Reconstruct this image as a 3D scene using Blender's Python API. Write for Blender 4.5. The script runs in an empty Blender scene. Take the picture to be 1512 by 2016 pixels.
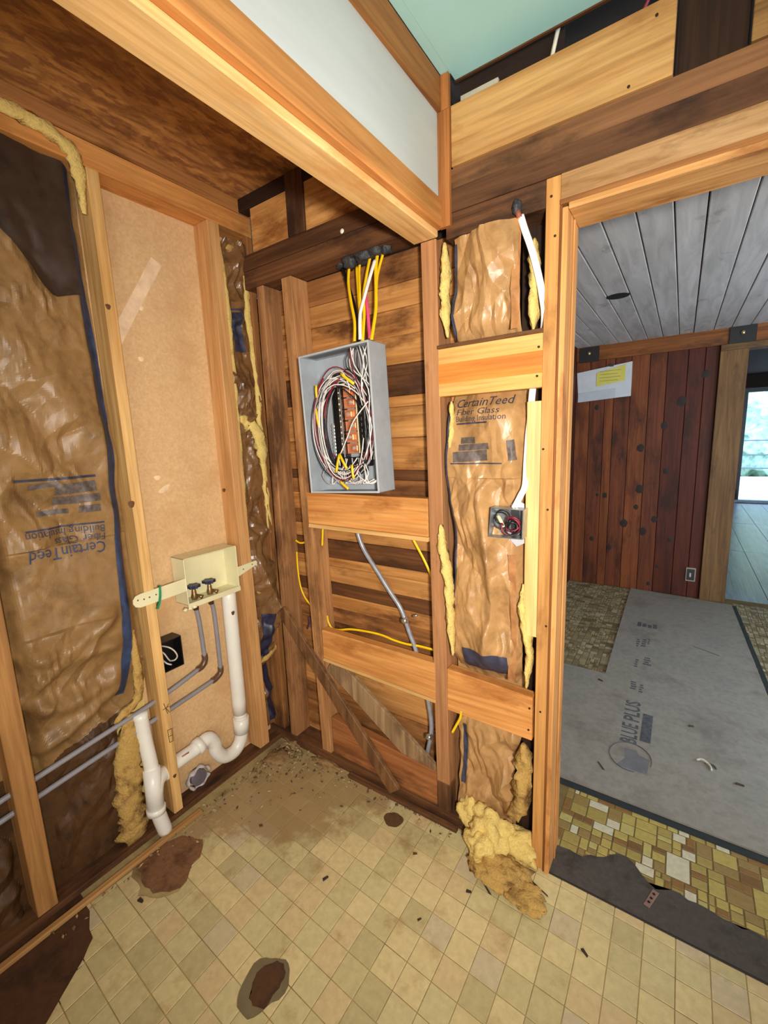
import bpy, bmesh, math, random
from mathutils import Vector, Matrix, noise
random.seed(7)
R = random.Random(11)
SC = bpy.context.scene
COL = SC.collection
# ------------------------------------------------------------------ camera
cam_data = bpy.data.cameras.new('camera')
cam_data.sensor_fit = 'VERTICAL'; cam_data.sensor_height = 36.0
cam_data.lens = 849.12/2016*36
cam_data.clip_start = 0.02; cam_data.clip_end = 200
cam = bpy.data.objects.new('camera', cam_data); COL.objects.link(cam)
r0 = Vector((0.82616567,0.56208493,-0.03886923)); u0 = Vector((-0.06322633,0.16104066,0.98492047)); f0 = Vector((-0.55986848,0.81124993,-0.16858483))
M = Matrix((r0, u0, -f0)).transposed().to_4x4(); M.translation = (1.5975,-1.3275,1.5)
cam.matrix_world = M
SC.camera = cam
# ------------------------------------------------------------------ world, lights, exposure
W = bpy.data.worlds.new('world'); SC.world = W; W.use_nodes = True
wn = W.node_tree.nodes; wl = W.node_tree.links
bg = wn['Background']; bg.inputs[1].default_value = 7.0
bg.inputs[0].default_value = (0.62, 0.82, 1.0, 1)
def lamp(name, kind, loc, energy, color, size=0.1, look=None, size_y=None):
    d = bpy.data.lights.new(name, kind); d.energy = energy; d.color = color
    o = bpy.data.objects.new(name, d); COL.objects.link(o); o.location = loc
    if kind == 'AREA':
        d.size = size
        if size_y: d.shape = 'RECTANGLE'; d.size_y = size_y
    else:
        d.shadow_soft_size = size
    if look is not None:
        o.rotation_euler = (Vector(look)-Vector(loc)).to_track_quat('-Z','Y').to_euler()
    return o
key = lamp('work_light', 'SPOT', (1.86,-1.45,1.52), 185, (1.0,0.95,0.87), 0.06, (0.85,0.0,1.30))
key.data.spot_size = math.radians(128); key.data.spot_blend = 1.0
lamp('fill_light', 'AREA', (2.2,-2.6,1.4), 24, (1.0,0.95,0.88), 1.2, (0.6,-0.3,1.5))  # unseen fill lamp added behind the camera to lift the shadows
lamp('far_room_fill', 'AREA', (3.7,1.3,1.15), 40, (0.86,0.94,1.0), 1.3, (1.3,1.6,1.5), 1.3)  # added daylight-toned fill to brighten the far room; no window is built there
SC.view_settings.view_transform = 'Standard'; SC.view_settings.look = 'None'
SC.view_settings.gamma = 1.0; SC.view_settings.use_curve_mapping = False
SC.view_settings.exposure = 0.0
# ------------------------------------------------------------------ materials
def srgb(c):
    return tuple(((v/255/12.92) if v/255 <= .04045 else ((v/255+.055)/1.055)**2.4) for v in c)+(1,)
MATS = {}
def newmat(name):
    m = bpy.data.materials.new(name); m.use_nodes = True
    nt = m.node_tree; b = nt.nodes['Principled BSDF']
    return m, nt.nodes, nt.links, b
def coords(n, l, rnd=True, scale=(1,1,1), world=False):
    t = n.new('ShaderNodeTexCoord'); mp = n.new('ShaderNodeMapping'); mp.inputs['Scale'].default_value = scale
    src = t.outputs['Object']
    if world:
        g = n.new('ShaderNodeNewGeometry'); src = g.outputs['Position']
    if rnd and not world:
        oi = n.new('ShaderNodeObjectInfo'); mu = n.new('ShaderNodeMath'); mu.operation = 'MULTIPLY'; mu.inputs[1].default_value = 37.0
        l.new(oi.outputs['Random'], mu.inputs[0])
        ad = n.new('ShaderNodeVectorMath'); ad.operation = 'ADD'
        l.new(src, ad.inputs[0]); l.new(mu.outputs[0], ad.inputs[1]); src = ad.outputs[0]
    l.new(src, mp.inputs['Vector'])
    return mp.outputs[0]
def nz(n, l, vec, scale, detail=4, rough=.55, dist=0):
    t = n.new('ShaderNodeTexNoise'); t.inputs['Scale'].default_value = scale; t.inputs['Detail'].default_value = detail
    t.inputs['Roughness'].default_value = rough; t.inputs['Distortion'].default_value = dist
    l.new(vec, t.inputs['Vector']); return t.outputs['Fac']
def ramp(n, l, fac, stops, interp='LINEAR'):
    r = n.new('ShaderNodeValToRGB'); r.color_ramp.interpolation = interp
    e = r.color_ramp.elements
    while len(e) < len(stops): e.new(0.5)
    for k, (p, c) in enumerate(stops):
        e[k].position = p; e[k].color = c if len(c) == 4 else tuple(c)+(1,)
    l.new(fac, r.inputs[0]); return r.outputs[0]
def mix(n, l, fac, a, b, mode='MIX'):
    m = n.new('ShaderNodeMix'); m.data_type = 'RGBA'; m.blend_type = mode
    for sock, v in ((m.inputs[0], fac), (m.inputs[6], a), (m.inputs[7], b)):
        if hasattr(v, 'is_output'): l.new(v, sock)
        else: sock.default_value = v
    return m.outputs[2]
def bump(n, l, h, b, strength=.3, dist=.01):
    u = n.new('ShaderNodeBump'); u.inputs['Strength'].default_value = strength; u.inputs['Distance'].default_value = dist
    l.new(h, u.inputs['Height']); l.new(u.outputs[0], b.inputs['Normal'])
def wood(name, light, dark, axis='z', stain=None, amt=.5, knots=0, rough=.6, grain=1.0, knotcol=(70,38,16), kscale=5.0):
    key = (name, axis)
    if key in MATS: return MATS[key]
    m, n, l, b = newmat(name+'_'+axis)
    s = [22*grain]*3; s['xyz'.index(axis)] = 1.3*grain
    v = coords(n, l, True, s)
    g = nz(n, l, v, 1.0, 5, .6, 1.2)
    c = ramp(n, l, g, [(.32, srgb(dark)), (.5, srgb(tuple((a*.6+d*.4) for a, d in zip(light, dark)))), (.68, srgb(light))])
    v2 = coords(n, l, True, [3.5 if k != 'xyz'.index(axis) else 1.2 for k in range(3)])
    big = nz(n, l, v2, 1.6, 3)
    sf = [85*grain]*3; sf['xyz'.index(axis)] = 3.2*grain
    fib = nz(n, l, coords(n, l, True, sf), 1.0, 3, .6)
    c = mix(n, l, 1.0, c, ramp(n, l, fib, [(.35, (.80,.78,.75)), (.6, (1.04,1.03,1.02))]), 'MULTIPLY')
    mul = ramp(n, l, big, [(.3, (.80,.78,.76)), (.7, (1,1,1))])
    c = mix(n, l, 1.0, c, mul, 'MULTIPLY')
    if stain:
        v3 = coords(n, l, True, [7 if k != 'xyz'.index(axis) else 2.6 for k in range(3)])
        st = nz(n, l, v3, 1.0, 6, .65)
        f = ramp(n, l, st, [(.62-.28*amt, (0,0,0)), (.74-.2*amt, (1,1,1))])
        c = mix(n, l, f, c, srgb(stain))
    if knots:
        ks = [kscale*1.6]*3; ks['xyz'.index(axis)] = kscale
        v4 = coords(n, l, True, ks)
        vo = n.new('ShaderNodeTexVoronoi'); vo.inputs['Scale'].default_value = 1.0; l.new(v4, vo.inputs['Vector'])
        f = ramp(n, l, vo.outputs['Distance'], [(.05*knots, (1,1,1)), (.12*knots, (0,0,0))])
        c = mix(n, l, f, c, srgb(knotcol))
    l.new(c, b.inputs['Base Color']); b.inputs['Roughness'].default_value = rough
    b.inputs['Specular IOR Level'].default_value = .3
    bump(n, l, g, b, .25, .004)
    MATS[key] = m; return m
def plain(name, col, rough=.5, metal=0, var=.12, nscale=20, bmp=0, spec=.5, world=False):
    if name in MATS: return MATS[name]
    m, n, l, b = newmat(name)
    v = coords(n, l, True, (1,1,1), world)
    f = nz(n, l, v, nscale, 4)
    c0 = srgb(col); lo = tuple(x*(1-var*1.6) for x in c0[:3])+(1,); hi = tuple(min(1, x*(1+var)) for x in c0[:3])+(1,)
    l.new(ramp(n, l, f, [(.3, lo), (.7, hi)]), b.inputs['Base Color'])
    b.inputs['Roughness'].default_value = rough; b.inputs['Metallic'].default_value = metal
    b.inputs['Specular IOR Level'].default_value = spec
    if bmp: bump(n, l, f, b, bmp, .006)
    MATS[name] = m; return m
def dirty(name, col, dirt, amt=.5, rough=.6, nscale=6, fine=60, bmp=.2, world=True, dirt2=None):
    if name in MATS: return MATS[name]
    m, n, l, b = newmat(name)
    v = coords(n, l, True, (1,1,1), world)
    f = nz(n, l, v, nscale, 7, .65); g = nz(n, l, v, fine, 4)
    c0 = srgb(col); c = ramp(n, l, g, [(.3, tuple(x*.82 for x in c0[:3])), (.7, tuple(min(1, x*1.08) for x in c0[:3]))])
    k = ramp(n, l, f, [(.66-.3*amt, (0,0,0)), (.80-.2*amt, (1,1,1))])
    c = mix(n, l, k, c, srgb(dirt))
    if dirt2:
        v2 = coords(n, l, True, (1,1,1), world); f2 = nz(n, l, v2, nscale*2.7, 6, .7)
        c = mix(n, l, ramp(n, l, f2, [(.58, (0,0,0)), (.70, (1,1,1))]), c, srgb(dirt2))
    l.new(c, b.inputs['Base Color']); b.inputs['Roughness'].default_value = rough
    b.inputs['Specular IOR Level'].default_value = .35
    if bmp: bump(n, l, g, b, bmp, .004)
    MATS[name] = m; return m
PINE = lambda a: wood('new_pine', (232,190,126), (208,158,92), a, knots=.35, kscale=2.2, rough=.55)
FIR = lambda a: wood('orange_fir', (228,164,94), (200,130,66), a, stain=(160,98,48), amt=.2, knots=.3, kscale=2.0)
OLDF = lambda a: wood('old_fir', (186,136,90), (140,94,56), a, stain=(92,60,36), amt=.4, rough=.7)
DARKW = lambda a: wood('dark_old_wood', (124,82,48), (78,48,28), a, stain=(52,32,20), amt=.5, rough=.75)
BLACKW = lambda a: wood('blackened_wood', (58,36,20), (30,18,10), a, rough=.8)
TAN = lambda a: wood('tan_trim_wood', (206,150,88), (172,112,58), a, rough=.5)
KRAFT = dirty('kraft_paper', (142,108,66), (104,76,44), .42, .40, 7, 30, .06)
KRAFT_DK = dirty('kraft_paper_dark', (124,88,54), (70,44,28), .5, .28, 9, 30, .06)
ASPHALT = dirty('asphalt_paper', (62,46,34), (36,28,24), .5, .5, 9, 30, .1)
FLUFF = dirty('yellow_fiberglass', (226,196,116), (184,142,72), .35, .95, 22, 160, 1.0)
FLUFF_DK = dirty('dirty_fiberglass', (190,152,84), (104,72,36), .55, .95, 16, 150, 1.0)
INK = plain('blue_black_ink', (58,58,78), .6, 0, .25, 40)
BLUE = plain('blue_stripe_ink', (46,60,92), .5, 0, .25, 30)
GALV = plain('galvanized_steel', (170,176,180), .35, .8, .2, 30)
PVC = plain('white_pvc', (232,228,218), .35, 0, .04, 8)
GREYP = plain('grey_pipe_plastic', (140,136,140), .4, 0, .08, 12)
CREAM = plain('cream_plastic', (226,218,176), .45, 0, .05, 10)
YEL = plain('yellow_cable_jacket', (240,196,20), .4, 0, .06, 30)
WHT = plain('white_cable_jacket', (240,236,228), .4, 0, .05, 30)
BLK = plain('black_plastic', (14,13,14), .4, 0, .1, 30)
# ------------------------------------------------------------------ object helpers
ROOTLOC = {}
def put(o, parent=None):
    COL.objects.link(o)
    if parent is not None:
        o.parent = parent
        o.matrix_parent_inverse = Matrix.Translation(-parent.location) if not parent.get('_rot') else Matrix.Identity(4)
    return o
def tag(o, label, cat, group=None, kind=None):
    o['label'] = label; o['category'] = cat
    if group: o['group'] = group
    if kind: o['kind'] = kind
    return o
def thing(name, loc, label, cat, group=None):
    o = bpy.data.objects.new(name, None); o.location = loc; o.empty_display_size = .05
    COL.objects.link(o); return tag(o, label, cat, group)
def struct_root(name, label, cat='wall'):
    o = bpy.data.objects.new(name, None); COL.objects.link(o); o['kind'] = 'structure'; o['label'] = label; o['category'] = cat
    return o
def obj(name, bm, mat, parent=None, smooth=False, center=True):
    me = bpy.data.meshes.new(name)
    bmesh.ops.recalc_face_normals(bm, faces=bm.faces)
    loc = Vector((0,0,0))
    if center and len(bm.verts):
        lo = Vector([min(v.co[i] for v in bm.verts) for i in range(3)]); hi = Vector([max(v.co[i] for v in bm.verts) for i in range(3)])
        loc = (lo+hi)/2
        bmesh.ops.translate(bm, verts=bm.verts, vec=-loc)
    bm.to_mesh(me); bm.free()
    if smooth:
        for p in me.polygons: p.use_smooth = True
    for mm in (mat if isinstance(mat, (list, tuple)) else [mat]): me.materials.append(mm)
    o = bpy.data.objects.new(name, me); o.location = loc
    return put(o, parent)
def bm_hexa(bm, c, bev=.0015):
    """c: 8 corners, bottom loop then top loop"""
    vs = [bm.verts.new(p) for p in c]
    fs = [bm.faces.new([vs[i] for i in q]) for q in ((3,2,1,0),(4,5,6,7),(0,1,5,4),(1,2,6,5),(2,3,7,6),(3,0,4,7))]
    if bev:
        es = list({e for f in fs for e in f.edges})
        bmesh.ops.bevel(bm, geom=es, offset=bev, segments=1, affect='EDGES')
def bm_box(bm, a, b, bev=.0015):
    (x0,y0,z0),(x1,y1,z1) = a, b
    bm_hexa(bm, [(x0,y0,z0),(x1,y0,z0),(x1,y1,z0),(x0,y1,z0),(x0,y0,z1),(x1,y0,z1),(x1,y1,z1),(x0,y1,z1)], bev)
def box(name, a, b, mat, parent=None, bev=.0015):
    bm = bmesh.new(); bm_box(bm, a, b, bev); return obj(name, bm, mat, parent)
def hexa(name, c, mat, parent=None, bev=.0015):
    bm = bmesh.new(); bm_hexa(bm, c, bev); return obj(name, bm, mat, parent)
def stud_y(name, xb, xt, z0, z1, y0, y1, mat, parent, w0=None):
    """leaning stud in the back wall: (x0,x1) at bottom and top"""
    return hexa(name, [(xb[0],y0,z0),(xb[1],y0,z0),(xb[1],y1,z0),(xb[0],y1,z0),(xt[0],y0,z1),(xt[1],y0,z1),(xt[1],y1,z1),(xt[0],y1,z1)], mat, parent, .002)
def stud_x(name, yb, yt, z0, z1, x0, x1, mat, parent):
    return hexa(name, [(x0,yb[0],z0),(x1,yb[0],z0),(x1,yb[1],z0),(x0,yb[1],z0),(x0,yt[0],z1),(x1,yt[0],z1),(x1,yt[1],z1),(x0,yt[1],z1)], mat, parent, .002)
def smooth_path(pts, sub=6):
    P = [Vector(p) for p in pts]
    if len(P) < 3 or sub <= 1: return P
    out = []
    for i in range(len(P)-1):
        p0 = P[max(i-1,0)]; p1 = P[i]; p2 = P[i+1]; p3 = P[min(i+2,len(P)-1)]
        for k in range(sub):
            t = k/sub
            out.append(.5*((2*p1)+(-p0+p2)*t+(2*p0-5*p1+4*p2-p3)*t*t+(-p0+3*p1-3*p2+p3)*t**3))
    out.append(P[-1]); return out
def bm_tube(bm, pts, r, seg=8, sub=6, cap=True, flat=1.0):
    P = smooth_path(pts, sub); rings = []
    up = None
    for i, p in enumerate(P):
        d = (P[min(i+1,len(P)-1)]-P[max(i-1,0)])
        if d.length < 1e-9: d = Vector((0,0,1))
        d.normalize()
        if up is None:
            a = Vector((0,1,0)) if abs(d.y) < .9 else Vector((1,0,0))
            up = (a-d*a.dot(d)).normalized()
        else:
            up = up-d*up.dot(d)
            up = up.normalized() if up.length > 1e-6 else Vector((1,0,0))
        s = d.cross(up); rr = r(i/(len(P)-1)) if callable(r) else r
        rings.append([bm.verts.new(p+(up*math.cos(2*math.pi*k/seg)*flat+s*math.sin(2*math.pi*k/seg))*rr) for k in range(seg)])
    for a, b in zip(rings, rings[1:]):
        for k in range(seg): bm.faces.new((a[k], a[(k+1)%seg], b[(k+1)%seg], b[k]))
    if cap: bm.faces.new(rings[0][::-1]); bm.faces.new(rings[-1])
def tube(name, pts, r, mat, parent=None, seg=8, sub=6, flat=1.0):
    bm = bmesh.new(); bm_tube(bm, pts, r, seg, sub, True, flat); return obj(name, bm, mat, parent, True)
def cyl(name, a, b, r, mat, parent=None, seg=16):
    bm = bmesh.new(); bm_tube(bm, [a, b], r, seg, 1)
    o = obj(name, bm, mat, parent); 
    for p in o.data.polygons: p.use_smooth = len(p.vertices) == 4
    return o
def poly_slab(name, pts2, z0, z1, mat, parent=None, bev=0):
    """prism over a polygon in the xy plane"""
    bm = bmesh.new(); n = len(pts2)
    lo = [bm.verts.new((p[0],p[1],z0)) for p in pts2]; hi = [bm.verts.new((p[0],p[1],z1)) for p in pts2]
    bm.faces.new(lo[::-1]); bm.faces.new(hi)
    for i in range(n): bm.faces.new((lo[i], lo[(i+1)%n], hi[(i+1)%n], hi[i]))
    if n > 4: bmesh.ops.triangulate(bm, faces=[f for f in bm.faces if len(f.verts) > 4])
    return obj(name, bm, mat, parent)
def blobpts(cx, cy, rx, ry, n=22, jit=.12, seed=0):
    r = random.Random(seed); ph = [r.uniform(0,6.28) for _ in range(4)]; out = []
    for k in range(n):
        a = 2*math.pi*k/n; q = 1+jit*(.6*math.sin(2*a+ph[0])+.5*math.sin(3*a+ph[1])+.4*math.sin(5*a+ph[2])+.5*r.uniform(-1,1))
        out.append((cx+rx*q*math.cos(a), cy+ry*q*math.sin(a)))
    return out
def pnoise(x, y, s): return noise.noise(Vector((x, y, s)))
def hsh(i, j, s):
    t = math.sin(i*127.1+j*311.7+s*74.7)*43758.5453
    return t-math.floor(t)
def facet(u, v, size, s):
    """random heights on a skewed triangle lattice, flat between nodes: the facets of creased paper"""
    x, y = u/size, v/size; x += y*.5
    i, j = math.floor(x), math.floor(y); fx, fy = x-i, y-j
    a, b = hsh(i+1, j, s), hsh(i, j+1, s)
    if fx+fy < 1: c = hsh(i, j, s); return c+(a-c)*fx+(b-c)*fy
    c = hsh(i+1, j+1, s); return c+(b-c)*(1-fx)+(a-c)*(1-fy)
def crumple(u, v, s, amp=1.0):
    w1, w2 = .045*pnoise(u*6, v*6, s+9)+.010*pnoise(u*21, v*21, s+3), .045*pnoise(u*6+31, v*6, s+2)+.010*pnoise(u*21+7, v*21, s+6)
    U, V = u+w1, v+w2
    ca, sa = math.cos(s+.6), math.sin(s+.6)
    a = facet(U*ca+V*sa, (V*ca-U*sa)*.7, .125, s); b = facet(U*sa-V*ca*.8, V*sa+U*ca, .060, s+4); c = facet(V*.8+U*.5, U-V*.4, .030, s+8)
    k = .35+.9*max(0, pnoise(u*5, v*4, s+17)+.4)
    return amp*((a-.5)*.062+(b-.5)*.040*k+(c-.5)*.017*k+.012*pnoise(u*2.2, v*1.6, s+5))
class Sheet:
    """crinkled paper sheet; axis 'x': spans y,z and bulges to +x; axis 'y': spans x,z and bulges to -y"""
    def __init__(self, axis, u0, u1, v0, v1, depth, seed=0, amp=1.0, nu=60, nv=160):
        self.axis, self.u0, self.u1, self.v0, self.v1 = axis, u0, u1, v0, v1
        self.depth, self.seed, self.amp, self.nu, self.nv = depth, seed, amp, nu, nv
    def e(self, f, v): return f(v) if callable(f) else f
    floor = -9
    def h(self, u, v): return max(self.floor, self.depth(u, v)+crumple(u, v, self.seed, self.amp if not callable(self.amp) else self.amp(u, v)))
    def pt(self, u, v, off=0):
        d = self.h(u, v)+off
        return Vector((d, u, v)) if self.axis == 'x' else Vector((u, -d, v))
    def build(self, name, mat, parent, pick=None):
        bm = bmesh.new(); g = []
        for j in range(self.nv+1):
            v = self.v0+(self.v1-self.v0)*j/self.nv; a = self.e(self.u0, v); b = self.e(self.u1, v)
            g.append([bm.verts.new(self.pt(a+(b-a)*i/self.nu, v)) for i in range(self.nu+1)])
        for j in range(self.nv):
            for i in range(self.nu):
                f = bm.faces.new((g[j][i], g[j][i+1], g[j+1][i+1], g[j+1][i]))
                if pick:
                    c = g[j][i].co; f.material_index = pick(c.y if self.axis == 'x' else c.x, c.z)
        o = obj(name, bm, mat, parent, False)
        return o
    def strip(self, name, path, width, mat, parent, off=.0025, n=90, nw=7):
        """ink band following (u,v) path on the sheet"""
        P = smooth_path([(p[0],p[1],0) for p in path], 14 if len(path) > 2 else 1)
        if len(P) == 2: P = [P[0].lerp(P[1], k/40) for k in range(41)]
        bm = bmesh.new(); g = []
        for i, p in enumerate(P):
            d = (P[min(i+1,len(P)-1)]-P[max(i-1,0)]).normalized(); s = Vector((-d.y, d.x, 0))
            w = width(i/(len(P)-1)) if callable(width) else width
            g.append([bm.verts.new(self.pt((p+s*w*(k/nw-.5)).x, (p+s*w*(k/nw-.5)).y, off)) for k in range(nw+1)])
        for a, b in zip(g, g[1:]):
            for k in range(nw): bm.faces.new((a[k], a[k+1], b[k+1], b[k]))
        return obj(name, bm, mat, parent, True)
    def text(self, s, uv, size, ang, mat, parent, off=.003, flip=1, name='printed_text', stretch=1.0):
        bm = text_bm(s, size); ca, sa = math.cos(ang), math.sin(ang)
        for v in bm.verts:
            x, y = v.co.x*stretch*flip, v.co.y
            v.co = self.pt(uv[0]+x*ca-y*sa, uv[1]+x*sa+y*ca, off)
        return obj(name, bm, mat, parent)
def text_bm(s, size, align='LEFT', bold=0):
    cu = bpy.data.curves.new('t', 'FONT'); cu.body = s; cu.offset = bold; cu.size = size; cu.align_x = align; cu.resolution_u = 2
    o = bpy.data.objects.new('t', cu); COL.objects.link(o)
    dg = bpy.context.evaluated_depsgraph_get(); me = bpy.data.meshes.new_from_object(o.evaluated_get(dg))
    bm = bmesh.new(); bm.from_mesh(me)
    bpy.data.objects.remove(o); bpy.data.curves.remove(cu); bpy.data.meshes.remove(me)
    bmesh.ops.triangulate(bm, faces=bm.faces)
    return bm
def fluff(name, center, size, mat, parent=None, seed=0, sub=4, rough=.35, rot=None):
    bm = bmesh.new(); bmesh.ops.create_icosphere(bm, subdivisions=sub, radius=1)
    for v in bm.verts:
        p = v.co.copy()
        q = 1+rough*(noise.fractal(p*1.6+Vector((seed*3.1,0,seed)), 1.0, 2.2, 5)) + .10*noise.noise(p*11+Vector((seed,5,0)))
        p *= q
        v.co = Vector((p.x*size[0], p.y*size[1], p.z*size[2]))
    if rot: bmesh.ops.rotate(bm, verts=bm.verts, matrix=Matrix.Rotation(rot[0], 3, rot[1]))
    bmesh.ops.translate(bm, verts=bm.verts, vec=center)
    return obj(name, bm, mat, parent, True)
def fluff_strip(name, pts, r, mat, parent=None, seed=0, flat=.6):
    """rough yellow ribbon of fiberglass along a path"""
    P = smooth_path(pts, 10); bm = bmesh.new(); rings = []; seg = 10
    for i, p in enumerate(P):
        d = (P[min(i+1,len(P)-1)]-P[max(i-1,0)]).normalized(); a = Vector((1,0,0)); s = d.cross(a)
        if s.length < .1: s = d.cross(Vector((0,1,0)))
        s.normalize(); u = s.cross(d); ring = []
        taper = min(1, 3.5*min(i, len(P)-1-i)/(len(P)-1)+.25)
        for k in range(seg):
            t = 2*math.pi*k/seg
            q = r*taper*(1+.75*noise.noise(Vector((p.x*30+p.y*30+math.cos(t)*1.4, p.z*30+math.sin(t)*1.4, seed)))+.4*noise.noise(Vector((p.z*90, k*1.7, seed+4))))
            ring.append(bm.verts.new(p+(s*math.cos(t)+u*math.sin(t)*flat)*q))
        rings.append(ring)
    for a, b in zip(rings, rings[1:]):
        for k in range(seg): bm.faces.new((a[k], a[(k+1)%seg], b[(k+1)%seg], b[k]))
    bm.faces.new(rings[0][::-1]); bm.faces.new(rings[-1])
    return obj(name, bm, mat, parent, True)
# ================================================================== SETTING: main room floor
DIRT = (104,76,46)
FBASE = dirty('vinyl_joint_base', (172,150,102), (100,74,46), .5, .7, 5, 40, .3)
SUBF = dirty('bare_subfloor', (84,54,32), (44,28,18), .55, .8, 7, 50, .4)
floor = box('floor', (-.12,-3.2,-.06), (2.9,.06,-.0018), FBASE, None, 0); floor['kind'] = 'structure'
def vinyl():
    m, n, l, b = newmat('vinyl_tile')
    oi = n.new('ShaderNodeObjectInfo')
    base = ramp(n, l, oi.outputs['Random'], [(0, srgb((210,192,142))), (.16, srgb((202,188,140))), (.34, srgb((196,182,134))), (.5, srgb((212,194,144))), (.66, srgb((188,174,128))), (.82, srgb((206,184,138))), (.92, srgb((198,182,148)))], 'CONSTANT')
    v = coords(n, l, False, (1,1,1), True)
    a = nz(n, l, v, 9, 6, .65); f = nz(n, l, v, 45, 5, .6); g = nz(n, l, v, 3.2, 6, .7)
    c = mix(n, l, 1.0, base, ramp(n, l, f, [(.3, (.84,.83,.8)), (.7, (1.04,1.03,1.0))]), 'MULTIPLY')
    c = mix(n, l, ramp(n, l, a, [(.56, (0,0,0)), (.78, (.75,.75,.75))]), c, srgb((150,116,70)))
    # grime trodden in near the two walls (kept to the corner, where it lies)
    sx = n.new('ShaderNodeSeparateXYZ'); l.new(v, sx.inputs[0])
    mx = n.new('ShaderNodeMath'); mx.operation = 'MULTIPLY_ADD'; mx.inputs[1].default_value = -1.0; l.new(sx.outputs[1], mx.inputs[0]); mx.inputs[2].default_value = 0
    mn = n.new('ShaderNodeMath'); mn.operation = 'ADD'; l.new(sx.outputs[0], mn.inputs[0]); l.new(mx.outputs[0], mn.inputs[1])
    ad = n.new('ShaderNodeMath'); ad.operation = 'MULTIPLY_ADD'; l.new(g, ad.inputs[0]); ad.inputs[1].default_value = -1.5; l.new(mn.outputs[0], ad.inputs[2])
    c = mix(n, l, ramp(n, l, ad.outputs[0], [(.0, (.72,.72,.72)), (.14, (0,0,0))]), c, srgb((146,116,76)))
    l.new(c, b.inputs['Base Color']); l.new(ramp(n, l, f, [(.3, (.5,.5,.5)), (.7, (.34,.34,.34))]), b.inputs['Roughness'])
    b.inputs['Specular IOR Level'].default_value = .4
    bump(n, l, f, b, .12, .003); return m
VINYL = vinyl()
# cut-outs in the vinyl
cuts = [blobpts(.742,-.107,.040,.036,24,.08,1), blobpts(.722,-.748,.062,.074,26,.10,2),
        blobpts(.145,-.70,.105,.125,28,.16,3), [(-.2,-1.3),(.30,-1.3),(.297,-1.12),(.262,-1.07),(.215,-1.0),(.19,-.975),(.178,-.96),(.14,-.955),(.08,-.93),(-.2,-.92)],
        [(-.2,-1.0),(.050,-1.0),(.062,-.7),(.055,-.35),(.07,-.15),(.16,-.06),(.3,-.03),(.6,-.012),(.93,-.008),(1.25,-.02),(1.27,.001),(2.8,.001),(2.8,.3),(-.2,.3)]]
def inside(p, poly):
    r = False; n = len(poly)
    for i in range(n):
        a, b = poly[i], poly[(i+1)%n]
        if (a[1] > p[1]) != (b[1] > p[1]) and p[0] < (b[0]-a[0])*(p[1]-a[1])/(b[1]-a[1])+a[0]: r = not r
    return r
TX, TY, SK = .0803, .0785, -.0385
tile_me = None
cutters = []
for cpoly in cuts:
    bm = bmesh.new(); lo = [bm.verts.new((p[0],p[1],-.03)) for p in cpoly]; hi = [bm.verts.new((p[0],p[1],.03)) for p in cpoly]
    bm.faces.new(lo[::-1]); bm.faces.new(hi)
    for i in range(len(cpoly)): bm.faces.new((lo[i], lo[(i+1)%len(cpoly)], hi[(i+1)%len(cpoly)], hi[i]))
    bmesh.ops.recalc_face_normals(bm, faces=bm.faces)
    me = bpy.data.meshes.new('cut'); bm.to_mesh(me); bm.free(); co = bpy.data.objects.new('cut', me); COL.objects.link(co); cutters.append(co)
bm = bmesh.new(); g = .0012
q = [(g,g),(TX-g,g),(TX-g,TY-g),(g,TY-g)]
q = [(x-TX/2, y-TY/2+SK*(x-TX/2)) for x, y in q]
bm_hexa(bm, [(x,y,-.004) for x, y in q]+[(x,y,0) for x, y in q], .0009)
tile_me = bpy.data.meshes.new('floor_tile'); bm.to_mesh(tile_me); bm.free(); tile_me.materials.append(VINYL)
cand = []; fwd = f0
for i in range(-5, 24):
    for j in range(-14, 10):
        x = .311+TX*i+TX/2; y = -.613+TY*j+TY/2+SK*(x-.311)
        if y-TY/2 > -.003 or x < -.03 or x > 2.75 or y < -1.5: continue
        cand.append((x, y))
def seen(x, y):
    d = Vector((x,y,0))-M.translation; zz = d.dot(f0)
    if zz < .1: return False
    return abs(d.dot(r0)/zz*849.12) < 800 and -1060 < d.dot(u0)/zz*849.12 < 1060
vis = [c for c in cand if seen(*c)]
rest = [c for c in cand if not seen(*c)]
vis.sort(key=lambda c: (Vector((c[0],c[1],0))-M.translation).length)
rest += vis[300:]; vis = vis[:300]
for (x, y) in vis:
    cs = [(x+a, y+b) for a, b in ((-TX/2,-TY/2),(TX/2,-TY/2),(TX/2,TY/2),(-TX/2,TY/2),(0,0),(TX/2,0),(-TX/2,0),(0,TY/2),(0,-TY/2))]
    need = []; allin = False
    for ci, c in enumerate(cuts):
        k = [inside(p, c) for p in cs]
        if all(k): allin = True
        if any(k) or any(abs(p[0]-x) < TX*.55 and abs(p[1]-y) < TY*.55 for p in c): need.append(ci)
    if allin: continue
    o = bpy.data.objects.new('floor_tile', tile_me); o.location = (x, y, R.uniform(-.0004,.0004)); put(o, floor)
    if need:
        for ci in need:
            md = o.modifiers.new('b', 'BOOLEAN'); md.operation = 'DIFFERENCE'; md.object = cutters[ci]; md.solver = 'EXACT'
        bpy.context.view_layer.update(); dg = bpy.context.evaluated_depsgraph_get()
        me = bpy.data.meshes.new_from_object(o.evaluated_get(dg)); o.modifiers.clear(); o.data = me
        if len(me.polygons) == 0: bpy.data.objects.remove(o)
for co in cutters: bpy.data.objects.remove(co)
bm = bmesh.new()
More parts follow.
